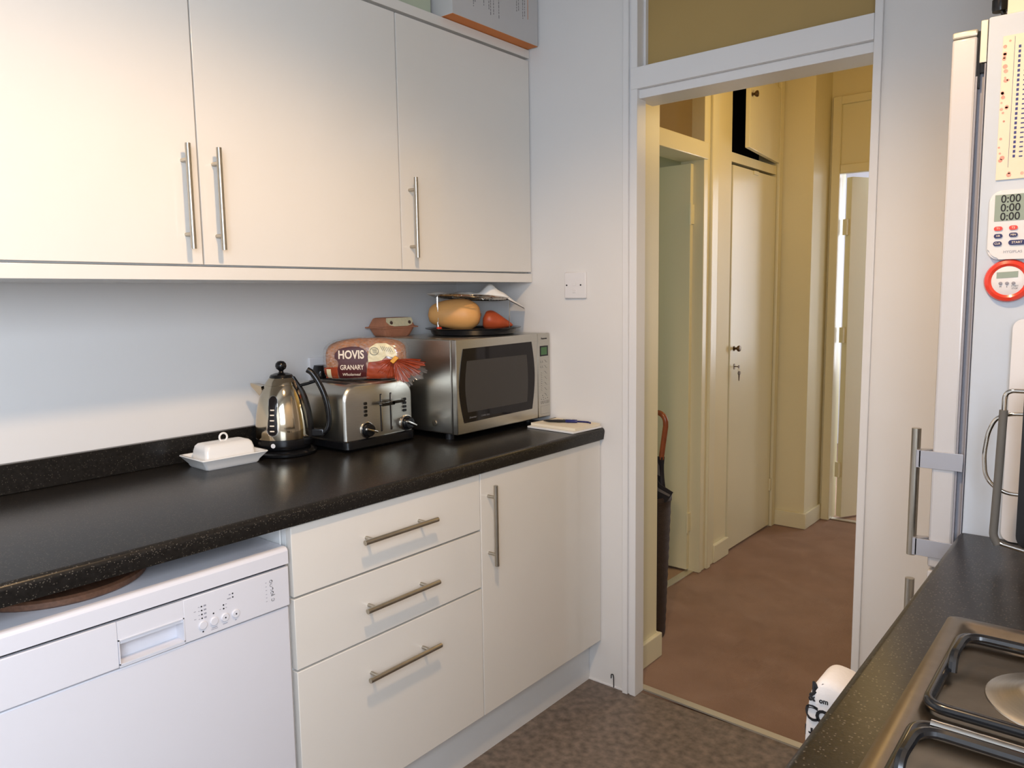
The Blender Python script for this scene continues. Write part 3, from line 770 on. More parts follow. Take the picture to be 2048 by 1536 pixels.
bm = B(-.006,.006,-.004,.004,-.012,.010,.002); bm.transform(Matrix.Translation((.083,-.068,.064)) @ Matrix.Rotation(.7, 4, 'Y'))
obj('tie', bm, 'yellow', t, True)
bm = T([(.095,-.052,.028),(.103,-.060,.02),(.110,-.064,.006)], [.012,.010,.003], 10)
obj('crumpled_end', bm, 'film', t, True)

# ------------------------------------------------------------------ microwave
mx0, mx1, my0, my1, mz0, mz1 = .060, .446, -.482, -.006, .932, 1.225
t = thing('microwave', 'steel microwave oven in the worktop corner with smoked glass door', 'microwave', (.25, -.247, WT))
obj('casing', B(mx0, mx1-.024, my0+.002, my1, mz0, mz1, .004), 'steel', t)
obj('gap', B(mx1-.026, mx1-.019, my0+.006, my1-.002, mz0+.003, mz1-.003), 'dark', t)
for x in (.09, .38):
    for y in (-.45, -.05): obj('foot', L([(0,0),(.014,0),(.014,.022),(0,.022)], (x, y, WT+.0005), 16), 'matblack', t)
dr = obj('door', B(mx1-.020, mx1, my0, -.0765, mz0, mz1, .003), 'steel', t)
win = []
yl0, yl1, wz0, wz1 = -.452, -.112, .966, 1.196
for i in range(13):
    k = i/12; z = wz1+(wz0-wz1)*k; win.append((yl0-.020*math.sin(PI*k), z))
for i in range(13):
    k = i/12; z = wz0+.004+(wz1-wz0)*k; win.append((yl1+.016*math.sin(PI*k), z))
wo = obj('door_window', PR(win, mx1-.001, mx1+.0015, 'YZ'), 'blackglass', dr)
iw = []
for i in range(13):
    k = i/12; z = 1.158+(.998-1.158)*k; iw.append((-.436-.010*math.sin(PI*k), z))
for i in range(13):
    k = i/12; z = .998+(1.158-.998)*k; iw.append((-.140+.006*math.sin(PI*k), z))
obj('mesh_screen', PR(iw, mx1+.0014, mx1+.0019, 'YZ'), 'meshglass', wo)
for bm in (text('Inverter', .010, (0,1,0), (0,0,1), (mx1+.0017, -.430, .981), align='LEFT', shear=.3), text('COMBI GRILL', .007, (0,1,0), (0,0,1), (mx1+.0017, -.375, .980), align='LEFT')):
    obj('printed_lettering', bm, 'inkgrey', wo)
cp = obj('control_panel', B(mx1-.020, mx1, -.0745, my1, mz0, mz1, .003), 'steel', t)
obj('display', B(mx1-.001, mx1+.0012, -.064, -.018, 1.146, 1.182, .001), 'black', cp)
obj('display_screen', B(mx1+.001, mx1+.0016, -.059, -.026, 1.151, 1.177), 'lcd2', cp)
obj('printed_lettering', text('Panasonic', .0085, (0,1,0), (0,0,1), (mx1+.0003, -.040, 1.207), bold=.0001), 'ink', cp)
bm = bmesh.new()
def mline(y0, z0, y1, z1, r=.0005): tube(bm, [(mx1+.0003, y0, z0), (mx1+.0003, y1, z1)], r, 5)
for i in range(7):
    z = 1.128-i*.0195
    mline(-.034, z+.004, -.030, z-.003); mline(-.030, z-.003, -.024, z-.004); mline(-.041, z+.005, -.037, z+.003)
for i in range(2):
    z = 1.128-i*.018
    for y in (-.062, -.052): mline(y, z+.003, y+.002, z-.004); mline(y+.002, z-.004, y+.006, z-.003)
for i in range(9):
    z = 1.088-i*.0075; mline(-.059, z+.002, -.053, z-.001)
for y, z in ((-.053,1.010),(-.049,1.003),(-.060,.997),(-.047,.996),(-.036,.998),(-.025,1.0)): mline(y, z, y+.004, z-.002, .0009)
for y in (-.060,-.048,-.033,-.022): mline(y, .990, y, .980); mline(y, .980, y+.006, .982); mline(y+.006, .982, y+.006, .990)
mline(-.062,.972,-.014,.972,.0003); mline(-.062,.944,-.014,.944,.0003); mline(-.062,.972,-.062,.944,.0003)
obj('printed_keypad', bm, 'inkgrey', cp)
obj('foot_button', L([(.010,0),(.009,.003),(0,.004)], (.345, my0+.002, .962), 20, axis='-Y'), 'steelh', t)

# egg carton on the microwave
t = thing('egg_carton', 'brown pulp egg carton with pale label on the microwave', 'egg carton', (.062, -.393, mz1))
ex, ey = .047, .071
def carton_base():
    bm = bmesh.new(); rings = []
    n = 72
    for z, sc in ((0,.74),(.004,.80),(.012,.86),(.022,.93),(.030,.985)):
        ring = []
        for i in range(n):
            a = 2*PI*i/n; ca, sa = math.cos(a), math.sin(a); e = .28
            x = ex*math.copysign(abs(ca)**e, ca); y = ey*math.copysign(abs(sa)**e, sa)
            # cups: three along y, two along x
            wob = .0055*(1-z/.034)
            x -= math.copysign(wob*(1-abs(math.sin(PI*1.5*(y/ey+1)))), x) if abs(ca)**e > .9 else 0
            y -= math.copysign(wob*(1-abs(math.sin(PI*1.0*(x/ex+1)))), y) if abs(sa)**e > .9 else 0
            ring.append(bm.verts.new((x*sc, y*sc, z)))
        rings.append(ring)
    for a, b in zip(rings, rings[1:]):
        for i in range(n): bm.faces.new((a[i], a[(i+1)%n], b[(i+1)%n], b[i]))
    bm.faces.new(rings[0][::-1]); bm.faces.new(rings[-1]); return bm
obj('tray', carton_base(), 'pulp', t, True, ang=50)
obj('lid', rr_loft([(-ex-.006,ex+.006,-ey-.008,ey+.008,.010,.029),(-ex-.006,ex+.006,-ey-.008,ey+.008,.010,.0325),(-ex+.001,ex-.001,-ey+.001,ey-.001,.012,.034),(-ex+.011,ex-.011,-ey+.012,ey-.012,.012,.060),(-ex+.016,ex-.016,-ey+.018,ey-.018,.012,.063)]), 'pulp', t, True, ang=50)
lm = bmesh.new()
poly = [(-.056,.0625),(-.060,.050),(-.050,.039),(-.030,.0345),(.030,.0345),(.050,.039),(.060,.050),(.056,.0625)]
vs = [lm.verts.new((ex-.0005-(z-.034)*.385+.0008, y, z)) for y, z in poly]; lm.faces.new(vs)
vs = [lm.verts.new((ex-.0015-(z-.034)*.385+.0002, y, z)) for y, z in poly]; lm.faces.new(vs)
obj('label', lm, 'bagcream', t, True)
for y in (-.040, .042):
    obj('lid_clasp', L([(0,0),(.0068,0),(.0055,.002),(0,.0025)], (ex-.0045, y, .046), 16, axis='X'), 'hole', t, True)

def tilt(bm, z0, c=(0,0), loc=True):
    # the rack sits unevenly on the squash: near edge and left edge a little higher
    for v in bm.verts:
        if v.co.z > z0:
            x, y = v.co.x-c[0], v.co.y-c[1]; v.co.z += .075*(.67*x-.74*y)-.055*(.777*x+.63*y)+.003
    return bm
# black turntable tray with squash, red-brown vegetable and grill rack
CX, CY = .262, -.200
t0 = single('turntable_tray', L([(0,1.2262),(.136,1.2262),(.142,1.229),(.148,1.244),(.164,1.2475),(.166,1.2500),(.163,1.2505),(.146,1.2480),(.139,1.2400),(0,1.2395)], (CX,CY,0), 64), 'enamel', 'round black enamel tray resting on the microwave', 'tray')
t = thing('grill_rack', 'round chrome grill rack standing on the black tray', 'rack', (CX, CY, 1.2405))
bm = T([(.128*math.cos(2*PI*i/48), .128*math.sin(2*PI*i/48), .108) for i in range(48)], .0022, 8, closed=True)
tube(bm, [(.07*math.cos(2*PI*i/36), .07*math.sin(2*PI*i/36), .106) for i in range(36)], .0016, 8, closed=True)
for i in range(-8, 9):
    d_ = i*.0145
    if abs(d_) < .127: h_ = math.sqrt(.128**2-d_**2); tube(bm, [(d_, -h_, .1095), (d_, h_, .1095)], .0014, 6)
obj('grid', tilt(bm, .05), 'chrome', t, True)
for a in (-121, 34, 140):
    a = math.radians(a); c_, s_ = math.cos(a), math.sin(a); c2, s2 = math.cos(a+.07), math.sin(a+.07)
    lg = T(roundpath([(.116*c_, .116*s_, .106), (.127*c_, .127*s_, .106), (.125*c_, .125*s_, .002), (.125*c2, .125*s2, .002), (.127*c2, .127*s2, .106), (.116*c2, .116*s2, .106)], .006, 4), .0013, 8)
    lo_ = obj('leg', tilt(lg, .09), 'chrome', t, True)
    obj('red_cap', B(.1235*math.cos(a+.08)-.004, .1235*math.cos(a+.08)+.004, .1235*math.sin(a+.08)-.009, .1235*math.sin(a+.08)+.009, .003, .014, .002), 'red', lo_, True) if a < -2 else None
# squash: elongated, lies along camera-right
sq = bmesh.new(); rings = []; n = 36
for i in range(33):
    u = i/32; x = -.091+.182*u
    k = (1-abs(2*u-1)**3.2)**(1/2.4) if 0 < u < 1 else 0
    r = (.0475+.005*math.cos((u-.72)*5))*k+.0008
    rings.append([sq.verts.new((x, r*1.0*math.cos(2*PI*j/n), .0505+r*1.02*math.sin(2*PI*j/n)+.002*math.sin(u*5))) for j in range(n)])
for a, b in zip(rings, rings[1:]):
    for j in range(n): sq.faces.new((a[j], a[(j+1)%n], b[(j+1)%n], b[j]))
sq.faces.new(rings[0][::-1]); sq.faces.new(rings[-1])
zm = min(v.co.z for v in sq.verts)
for v in sq.verts: v.co.z -= zm
t = thing('butternut_squash', 'pale orange butternut squash lying under the grill rack', 'squash', (.222, -.250, 1.2408), math.radians(38))
sqo = obj('flesh', sq, 'squash', t, True, ang=80)
obj('stem_scar', L([(0,-.001),(.006,-.001),(.005,.002),(0,.002)], (.0895,-.0,.052), 14, axis='X'), 'wood', t, True)
# red-brown tapering vegetable
pt = bmesh.new(); rings = []
for i in range(25):
    u = i/24; x = -.045+.105*u; k = math.sin(PI*min(1, u*1.0)**.55)**.6 if 0 < u < 1 else 0
    r = .036*k*(1-.42*u)+.0005
    rings.append([pt.verts.new((x, r*math.cos(2*PI*j/24), .0+r*math.sin(2*PI*j/24))) for j in range(24)])
for a, b in zip(rings, rings[1:]):
    for j in range(24): pt.faces.new((a[j], a[(j+1)%24], b[(j+1)%24], b[j]))
pt.faces.new(rings[0][::-1]); pt.faces.new(rings[-1])
pt.transform(Matrix.Rotation(math.radians(14), 4, 'Y'))
for v in pt.verts: v.co += v.co.normalized()*.002*noise.noise(v.co*40)
zm = min(v.co.z for v in pt.verts); pt.transform(Matrix.Translation((.326, -.154, 1.241-zm)) @ Matrix.Rotation(math.radians(42), 4, 'Z'))
single('sweet_potato', pt, 'potato', 'red-brown sweet potato at the right end of the black tray', 'sweet potato', ang=80)
# crumpled white paper bag on the rack: an upper and a lower skin, lumpy at the right
def paper_bag():
    bm = bmesh.new(); nx, ny = 48, 22; top = []; bot = []
    for i in range(nx+1):
        rt, rb = [], []
        for j in range(ny+1):
            u, v = i/nx, j/ny; e = min(1, 6*min(u, 1-u))*min(1, 5*min(v, 1-v))
            wv = .085*(1-.25*u); x = -.150+.325*u; y = -wv+2*wv*v+.010*math.sin(u*7)
            h = .012*(1-.3*u)+.034*math.exp(-((u-.66+.06*v)/.085)**2)+.004*math.sin(u*17+v*5)
            dz = -.16*max(0, u-.80)
            nn = .004*noise.noise(Vector((u*11, v*11, 1)))
            rt.append(bm.verts.new((x, y, .0015+h*e**.5+nn*e+dz))); rb.append(bm.verts.new((x, y, .0008+dz)))
        top.append(rt); bot.append(rb)
    for g, fl in ((top, 0), (bot, 1)):
        for i in range(nx):
            for j in range(ny): bm.faces.new((g[i][j], g[i+1][j], g[i+1][j+1], g[i][j+1]))
    for i in range(nx):
        bm.faces.new((top[i][0], top[i+1][0], bot[i+1][0], bot[i][0])); bm.faces.new((top[i][ny], top[i+1][ny], bot[i+1][ny], bot[i][ny]))
    for j in range(ny):
        bm.faces.new((top[0][j], top[0][j+1], bot[0][j+1], bot[0][j])); bm.faces.new((top[nx][j], top[nx][j+1], bot[nx][j+1], bot[nx][j]))
    return bm
bm = paper_bag(); bm.transform(Matrix.Translation((.240, -.170, 1.3515)) @ Matrix.Rotation(math.radians(36), 4, 'Z'))
single('paper_bag', tilt(bm, 0, (CX, CY)), 'wpaper', 'crumpled white paper bag lying on the grill rack', 'paper bag', ang=50)

# notepads and pen
def pad(name, label, c, rot, dx, dy, z0, z1, m, spiral):
    t = thing(name, label, 'notepad', (c[0], c[1], z0), math.radians(rot))
    pg = obj('pages', B(-dx/2, dx/2, -dy/2, dy/2, 0, z1-z0, .0006), m, t, True)
    if spiral:
        bm = bmesh.new(); N = 26
        for i in range(N):
            y = -dy/2+.006+(dy-.012)*i/(N-1)
            tube(bm, [(-dx/2+.001+.0045*math.cos(2*PI*k/12), y, (z1-z0)*.6+.0045*math.sin(2*PI*k/12)) for k in range(12)], .0007, 5, closed=True)
        obj('wire_spiral', bm, 'matblack', t, True)
    return t
pad('notepad', 'larger white notepad, lower of the two by the wall', (.560, -.082), -4, .198, .152, WT+.001, WT+.007, 'wpaper', False)
pad('notepad', 'cream spiral-bound notepad on top with a blue pen on it', (.560, -.076), -4, .192, .134, WT+.0075, WT+.0165, 'paper', True)
t = thing('pen', 'dark blue click pen lying across the spiral notepad', 'pen', (.56, -.075, WT+.0225), math.radians(28))
obj('barrel', L([(.0008,-.076),(.003,-.066),(.0045,-.056),(.0048,-.030),(.0052,-.028),(.0048,.0)], (0,0,0), 16, axis='X'), 'matblack', t, True)
obj('grip', L([(.0048,0),(.0056,.004),(.0056,.034),(.005,.040),(0,.041)], (0,0,0), 16, axis='X'), 'penblue', t, True)
obj('clip', B(-.008,.030,-.0012,.0012,.0052,.0070,.0004), 'chrome', t, True)
bm = T(roundpath([(.566,-.048,WT+.0195),(.600,-.040,WT+.0195),(.628,-.036,WT+.0195),(.640,-.045,WT+.0195)],.015), .0028, 8)
single('strap', bm, 'penblue', 'thin dark strap lying on the notepad beside the pen', 'strap')

# wall switch
t = thing('light_switch', 'square white fused spur switch on the doorway wall', 'switch', (.556, 0, 1.341))
obj('face_plate', B(.512, .600, -.010, 0, 1.343, 1.432, .004), 'white', t)
obj('rocker', B(.548, .560, -.0125, -.009, 1.362, 1.374, .001), 'white', t)
obj('fuse_holder', B(.547, .561, -.0112, -.009, 1.385, 1.408, .0008), 'white', t)
for x in (.523, .580):
    obj('screw', L([(0,0),(.0028,0),(.0028,.0012),(0,.0016)], (x, -.0098, 1.388), 12, axis='-Y'), 'ink', t)
# little black hook at the foot of the wall
single('cable_hook', T(roundpath([(.696,-.005,.033),(.697,-.006,.048),(.704,-.006,.050),(.706,-.005,.040),(.706,-.004,.002)],.006), .0018, 8), 'ink', 'short black wire hook poking up at the foot of the doorway wall', 'wire')

# ------------------------------------------------------------------ boxes on the wall cabinets
ZT = WZT+.037
t = thing('cardboard_box', 'grey box with orange underside jutting over the last wall cabinet', 'box', (.26, -.22, ZT))
obj('carton', B(.07, .409, -.424, -.008, ZT+.0012, ZT+.34, .001), 'cardgrey', t)
obj('underside', B(.0705, .4085, -.4235, -.0085, ZT+.0003, ZT+.0014), 'cardorange', t, label='orange underside')
rnd = random.Random(5)
def col(y, z0, z1, w_):
    z = z0; bm = bmesh.new()
    while z < z1:
        d_ = rnd.uniform(.003, .010); box(bm, .409, .4095, y-w_/2, y+w_/2, z, z+d_); z += d_+rnd.uniform(.0015,.004)
    obj('printed_text', bm, 'inkgrey', t)
for y, a, b in ((-.385,.11,.2),(-.330,.075,.16),(-.322,.09,.16),(-.282,.09,.16),(-.258,.085,.16),(-.250,.070,.16),(-.236,.075,.15),(-.210,.07,.15),(-.120,.115,.19),(-.110,.12,.19),(-.088,.10,.19),(-.078,.11,.2)):
    col(y, ZT+a-.03, ZT+b, .0022)
bm = bmesh.new(); box(bm, .409, .4096, -.062, -.0605, ZT+.075, ZT+.2)
obj('orange_line', bm, 'cardorange', t)
single('cardboard_box', B(.10, .335, -.72, -.44, ZT+.0003, ZT+.30, .001), 'cardgreen', 'pale green box on the wall cabinets left of the grey box', 'box')

# ================================================================== HALL THINGS
t = thing('umbrella_stand', 'tall dark brown woven umbrella stand in the hall corner', 'umbrella stand', (.573, .445, 0))
prof = [(0,.003),(.078,.003),(.080,.01)]
for i in range(1, 29):
    z = .01+.53*i/29; prof.append((.080+.019*(i/29)+(.0012 if i % 2 else -.0006), z))
prof += [(.0985,.55),(.1025,.555),(.1025,.572),(.0985,.577),(.0945,.572),(.092,.55),(.078,.02),(0,.018)]
obj('body', L(prof, (0,0,0), 48), 'basket', t, True, ang=50)
t = thing('umbrella', 'black furled umbrella with curved wooden handle in the stand', 'umbrella', (.615, .445, .02))
obj('shaft', T([(-.040,0,.0),(.024,0,.70)], .005, 8), 'steelh', t, True)
cano = bmesh.new(); rings = []
for i in range(22):
    u = i/21; z = .05+.66*u; c = (-.036+.060*u, 0)
    r = .012+.030*math.sin(PI*min(1,u*1.05)**.8)*(1 if u < .8 else 1-(u-.8)*3.2)
    r = max(r, .011)
    rings.append([cano.verts.new((c[0]+r*(1+.28*math.cos(6*(2*PI*j/36)+u*4))*math.cos(2*PI*j/36), c[1]+r*(1+.28*math.cos(6*(2*PI*j/36)+u*4))*math.sin(2*PI*j/36), z)) for j in range(36)])
for a, b in zip(rings, rings[1:]):
    for j in range(36): cano.faces.new((a[j], a[(j+1)%36], b[(j+1)%36], b[j]))
cano.faces.new(rings[0][::-1]); cano.faces.new(rings[-1])
obj('canopy', cano, 'fabric', t, True, ang=60)
fl = bmesh.new()
def quad(bm, pts, th=.003):
    vs = [bm.verts.new(p) for p in pts]; f = bm.faces.new(vs)
    r = bmesh.ops.extrude_face_region(bm, geom=[f]); 
    bmesh.ops.translate(bm, vec=(0.001, th, 0), verts=[g for g in r['geom'] if isinstance(g, bmesh.types.BMVert)])
quad(fl, [(.0,-.030,.655),(.040,-.034,.610),(.092,-.030,.585),(.066,-.030,.545),(.030,-.032,.525),(-.02,-.030,.55)])
fo = obj('loose_flap', fl, 'fabric', t, True)
fl = bmesh.new(); quad(fl, [(-.01,-.0345,.634),(.036,-.0385,.594),(.083,-.0345,.575),(.079,-.0345,.568),(.034,-.0385,.583),(-.01,-.0345,.622)], .001)
obj('grey_stripe', fl, 'fabricgrey', fo, True)
fl = bmesh.new(); quad(fl, [(.0,-.026,.735),(.030,-.026,.680),(.034,-.026,.640),(.020,-.026,.645)], .001)
obj('grey_stripe', fl, 'fabricgrey', fo, True)
pts = [(.026,0,.70),(.034,0,.76),(.044,0,.83)]+[(.044-.036+.036*math.cos(math.radians(a))-.0, 0, .845+.036*math.sin(math.radians(a))) for a in range(0, 181, 15)]+[(-.030,0,.82)]
obj('handle', T(pts, .0105, 12), 'handlewood', t, True)

# keys in the cupboard lock
t = thing('keys', 'small bunch of keys hanging from the tall cupboard lock', 'keys', (HX+.008, 1.60, .90))
bm = T([(HX+.006,1.599,.977),(HX+.030,1.599,.977)], .0025, 8); prism(bm, circ(1.599,.977,.009,16), HX+.028, HX+.031, 'YZ')
obj('key', bm, 'bronze', t)
obj('key_ring', T([(HX+.030,1.599+.010*math.cos(2*PI*i/20),.962+.010*math.sin(2*PI*i/20)) for i in range(20)], .0011, 6, closed=True), 'steelh', t)
for dy, tilt in ((-.004, .15), (.006, -.2)):
    bm = PR(circ(0,0,.0095,14), 0, .002, 'YZ'); prism(bm, [(-.003,-.006),(.003,-.006),(.003,-.038),(.0,-.042),(-.003,-.038)], 0, .002, 'YZ')
    bm.transform(Matrix.Translation((HX+.030+dy*.2, 1.599+dy, .945)) @ Matrix.Rotation(tilt, 4, 'X')); obj('key', bm, 'bronze', t)

# ================================================================== RIGHT SIDE
XR = 1.806
# worktop with a rounded front edge facing the room
single('worktop', worktop(RW-.001, XR, -1, -1.95, -.584), 'worktop', 'black speckled worktop on the right carrying the gas hob', 'worktop')
t = thing('oven_unit', 'built-under oven housing below the hob on the right', 'oven', (2.1, -1.3, 0))
obj('housing', B(1.84, RW-.002, -1.60, -1.0, .0, .868), 'cabin', t)
obj('oven_door', B(1.822, 1.84, -1.597, -1.003, .16, .78, .003), 'blackglass', t)
obj('oven_handle', merge(T([(1.785,-1.55,.80),(1.785,-1.04,.80)], .008, 12), T([(1.785,-1.50,.80),(1.825,-1.50,.775)], .006, 8), T([(1.785,-1.08,.80),(1.825,-1.08,.775)], .006, 8)), 'steelh', t)
single('base_cabinet', B(1.826, RW-.002, -.998, -.588, .0, .868, .002), 'cab', 'white base cabinet between the oven and the fridge freezer', 'cabinet')
single('base_cabinet', B(1.826, RW-.002, -1.94, -1.602, .0, .868, .002), 'cab', 'white base cabinet at the near end of the right worktop', 'cabinet')
# padded oven glove with printed words, hung over the end of the oven handle, its face towards the camera end of the room
t = thing('oven_glove', 'white padded oven glove printed with black lettering hanging by the right worktop', 'oven glove', (1.76, -1.13, .50))
def glove():
    poly = roundpath([(1.722,0,.50),(1.722,0,.775),(1.728,0,.822),(1.742,0,.838),(1.762,0,.836),(1.795,0,.826),(1.812,0,.780),(1.812,0,.50)], .02, 5)
    poly = [(p.x, p.z) for p in poly]; c = (1.768, .66)
    bm = bmesh.new(); rings = []
    for y, k in ((-1.085,.94),(-1.085,.97),(-1.092,1.0),(-1.140,1.0),(-1.148,.985),(-1.152,.95),(-1.154,.85),(-1.1555,.6),(-1.156,.25)):
        rings.append([bm.verts.new((c[0]+(a-c[0])*k, y, c[1]+(b-c[1])*k)) for a, b in poly])
    for a, b in zip(rings, rings[1:]):
        for i in range(len(a)): bm.faces.new((a[i], a[(i+1)%len(a)], b[(i+1)%len(a)], b[i]))
    bm.faces.new(rings[0][::-1]); bm.faces.new(rings[-1]); return bm
M['cotton'] = mat('white quilted cotton', srgb(232,230,230), .85, bump=.3, bscale=200)
go = obj('padding', glove(), 'cotton', t, ang=70)
words = [('Moo', .024, 1.752, .823), ('om', .009, 1.747, .810), ('oh', .040, 1.757, .792), ('C', .030, 1.731, .788), ('&', .014, 1.731, .811), ('Ho', .020, 1.734, .760), ('in', .010, 1.747, .772), ('ear', .024, 1.780, .765), ('o', .018, 1.782, .815), ('our', .026, 1.76, .735), ('n', .022, 1.80, .80), ('T', .03, 1.732, .72), ('hello', .02, 1.77, .70)]
bmt = merge(*[text(wd, sz, (1,0,.06), (-.06,0,1), (x, -1.1545, z), bold=.0003, depth=.0012) for wd, sz, x, z in words])
for v in bmt.verts:
    k = max(abs(v.co.x-1.768)/.045, abs(v.co.z-.66)/.17); v.co.y += .004*max(0, k-.85)/.1 if k > .85 else 0
obj('printed_lettering', bmt, 'ink', go)

# gas hob
HZ = WT+.001
t = thing('gas_hob', 'stainless steel gas hob with black pan supports on the right worktop', 'hob', (2.11, -1.31, WT))
hx0, hx1, hy0, hy1 = 1.866, 2.36, -1.62, -1.014
bm = bmesh.new()
secs = []
for o, z in ((0,0),(0,.0030),(.004,.0050),(.016,.0055),(.022,.0045),(.026,.0020),(.20,.0022)):
    secs.append((hx0+o, hx1-o, hy0+o, hy1-o, max(.004, .012-o*.1), HZ+z))
obj('plate', rr_loft(secs, 4), 'hob', t, ang=60)
def burner(cx, cy, s):
    b = obj('burner', L([(.093*s,HZ+.0022),(.092*s,HZ+.0035),(.085*s,HZ+.0045),(.060*s,HZ+.012),(.050*s,HZ+.0165),(.046*s,HZ+.0165),(.044*s,HZ+.012),(0,HZ+.012)], (cx,cy,0), 48), 'steel', t)
    obj('burner_ring', L([(0,HZ+.012),(.040*s,HZ+.012),(.040*s,HZ+.022),(.036*s,HZ+.024),(0,HZ+.024)], (cx,cy,0), 40), 'chrome', b)
    obj('burner_cap', L([(0,HZ+.024),(.041*s,HZ+.024),(.042*s,HZ+.028),(.038*s,HZ+.031),(0,HZ+.032)], (cx,cy,0), 40), 'hobmat', b)
for cx, cy, s in ((2.012,-1.203,.84),(2.24,-1.195,.8),(2.017,-1.475,.8),(2.24,-1.475,1.0)): burner(cx, cy, s)
def support(x0, x1, y0, y1, label):
    p = thing_part = None
    z = HZ+.010; r = .006
    loop = roundpath([(x0+.03,y0,z),(x1,y0,z),(x1,y1,z),(x0,y1,z),(x0,y0,z),(x0+.031,y0,z)], .022, 5)
    bm = T(loop, r, 10)
    cx, cy = (x0+x1)/2, (y0+y1)/2
    for fx, fy, dx_, dy_ in ((x0, cy+.002, 1, 0), (x1, cy, -1, 0), (cx, y0, 0, 1), (cx, y1, 0, -1)):
        a = Vector((fx, fy, z)); e = a+Vector((dx_, dy_, 0))*.075+Vector((0,0,.022))
        tube(bm, roundpath([a, a+Vector((0,0,.022)), e], .012, 5), .0048, 8)
    for fx, fy in ((x0+.004,y0+.02),(x0+.004,y1-.02),(x1-.004,y0+.02),(x1-.004,y1-.02)):
        tube(bm, [(fx,fy,HZ+.003),(fx,fy,z)], .004, 8)
    return bm
def support_main(x0, x1, y0, y1):
    """frame at plate level with raised corner-rooted arms running across"""
    z = HZ+.011; zt = HZ+.034; bm = bmesh.new()
    loop = roundpath([(x0+.06,y1,z),(x1,y1,z),(x1,y0,z),(x0,y0,z),(x0,y1,z),(x0+.061,y1,z)], .020, 5)
    tube(bm, loop, .0062, 10)
    for ya, sg in ((y1-.050, 1),):
        # arm: foot on the left side bar, rises, then runs right
        tube(bm, roundpath([(x0+.008, ya-sg*.062, z), (x0+.008, ya-sg*.055, zt-.004), (x0+.012, ya, zt), (x0+.100, ya, zt)], .022, 6), .0050, 8)
    for fx, fy in ((x0,y0+.02),(x0,y1-.02),(x1,y0+.02),(x1,y1-.02)):
        tube(bm, [(fx,fy,HZ+.0025),(fx,fy,z)], .005, 8)
    return bm
obj('pan_support', support_main(1.894, 2.33, -1.302, -1.096), 'enamel', t)
obj('pan_support', support_main(1.894, 2.33, -1.585, -1.346), 'enamel', t)
obj('highlight_bar', T([(1.912,-1.376,HZ+.030),(2.30,-1.376,HZ+.030)], .0052, 14), 'chrome', t)  # added chrome bar stands in for the bright reflection along the hob rim

# fridge freezer: doors face the room (-x), its side faces the camera
FY = -.580
t = thing('fridge_freezer', 'silver white fridge freezer behind the right worktop with bar handles', 'fridge', (2.1, -.29, 0))
obj('body', B(1.811, RW-.01, FY+.002, -.012, .03, 1.815, .003), 'fridge', t)
obj('corner_trim', B(1.8085, 1.8105, FY, FY+.03, .05, 1.74, .0006), 'fridgegrey', t)
obj('door_gasket', B(1.797, 1.8115, FY+.012, -.02, .05, 1.79), 'fridgegrey', t)
obj('hinge', merge(B(1.800, 1.8105, FY+.002, FY+.06, 1.742, 1.812, .0008)), 'strip', t)
obj('hinge_bracket', B(1.792, 1.812, FY+.004, FY+.06, 1.725, 1.742, .002), 'black', t)
def fdoor(z0, z1, hz0, hz1, bz, cap):
    d = obj('door', B(1.757, 1.796, FY, -.015, z0, z1-(.012 if cap else 0), .004), 'fridgedoor', t)
    if cap:
        obj('top_cap', B(1.757, 1.796, FY, -.015, z1-.0115, z1, .003), 'strip', d)
        obj('inner_edge', B(1.796, 1.8015, FY+.003, -.02, 1.70, z1-.004, .001), 'black', d)
    obj('groove', B(1.7955, 1.7985, FY+.001, -.02, z0+.005, z1-.08), 'fridgegrey', d)
    h = obj('handle', T([(1.727, FY+.010, hz0), (1.727, FY+.010, hz1)], .0082, 20), 'steelh', d)
    for z in bz:
        bm = B(1.735, 1.808, FY-.0035, FY+.0005, z-.0165, z+.0165, .0008)
        prism(bm, [(1.731,FY-.0035),(1.738,FY-.0035),(1.757,FY+.018),(1.757,FY+.026),(1.729,FY+.014)], z-.0165, z+.0165, 'XY')
        obj('bracket', bm, 'alu', h, ang=20)
fdoor(.832, 1.800, .848, 1.094, (1.0385, .8685), True)
fdoor(.06, .826, .55, .800, (.60, .745), False)

# things stuck to the fridge side (all on the plane y = FY)
FS = FY+.0015
def onfr(poly, d0, d1): return PR(poly, FS-d1, FS-d0, 'XZ')
t = thing('calendar', 'paper calendar with flower border stuck on the fridge side', 'calendar', (1.92, FS, 1.54))
obj('sheet', onfr([(1.834,1.540),(2.02,1.540),(2.02,1.778),(1.834,1.778)], .0005, .0022), 'paper', t)
bm = bmesh.new(); rnd = random.Random(9)
for k in range(26):
    z = 1.55+rnd.random()*.22; x = 1.8355+rnd.random()*.008; r = rnd.uniform(.0015,.004)
    prism(bm, circ(x+r*.5, z, r, 8), FS-.0026, FS-.0022, 'XZ')
for k in range(10):
    x = 1.84+rnd.random()*.15; z = 1.543+rnd.random()*.012; prism(bm, circ(x, z, rnd.uniform(.002,.004), 8), FS-.0026, FS-.0022, 'XZ')
obj('flower_border', bm, 'pink', t)
bm = bmesh.new()
for k in range(24):
    z = 1.755-k*.0078; prism(bm, [(1.857,z),(1.8605,z),(1.8605,z+.0045),(1.857,z+.0045)], FS-.0026, FS-.0022, 'XZ')
    for c in range(4): prism(bm, [(1.866+c*.009,z),(1.871+c*.009,z),(1.871+c*.009,z+.002),(1.866+c*.009,z+.002)], FS-.0026, FS-.0022, 'XZ')
prism(bm, [(1.851,1.56),(1.8514,1.56),(1.8514,1.775),(1.851,1.775)], FS-.0026, FS-.0022, 'XZ')
obj('printed_dates', bm, 'inkblue', t)

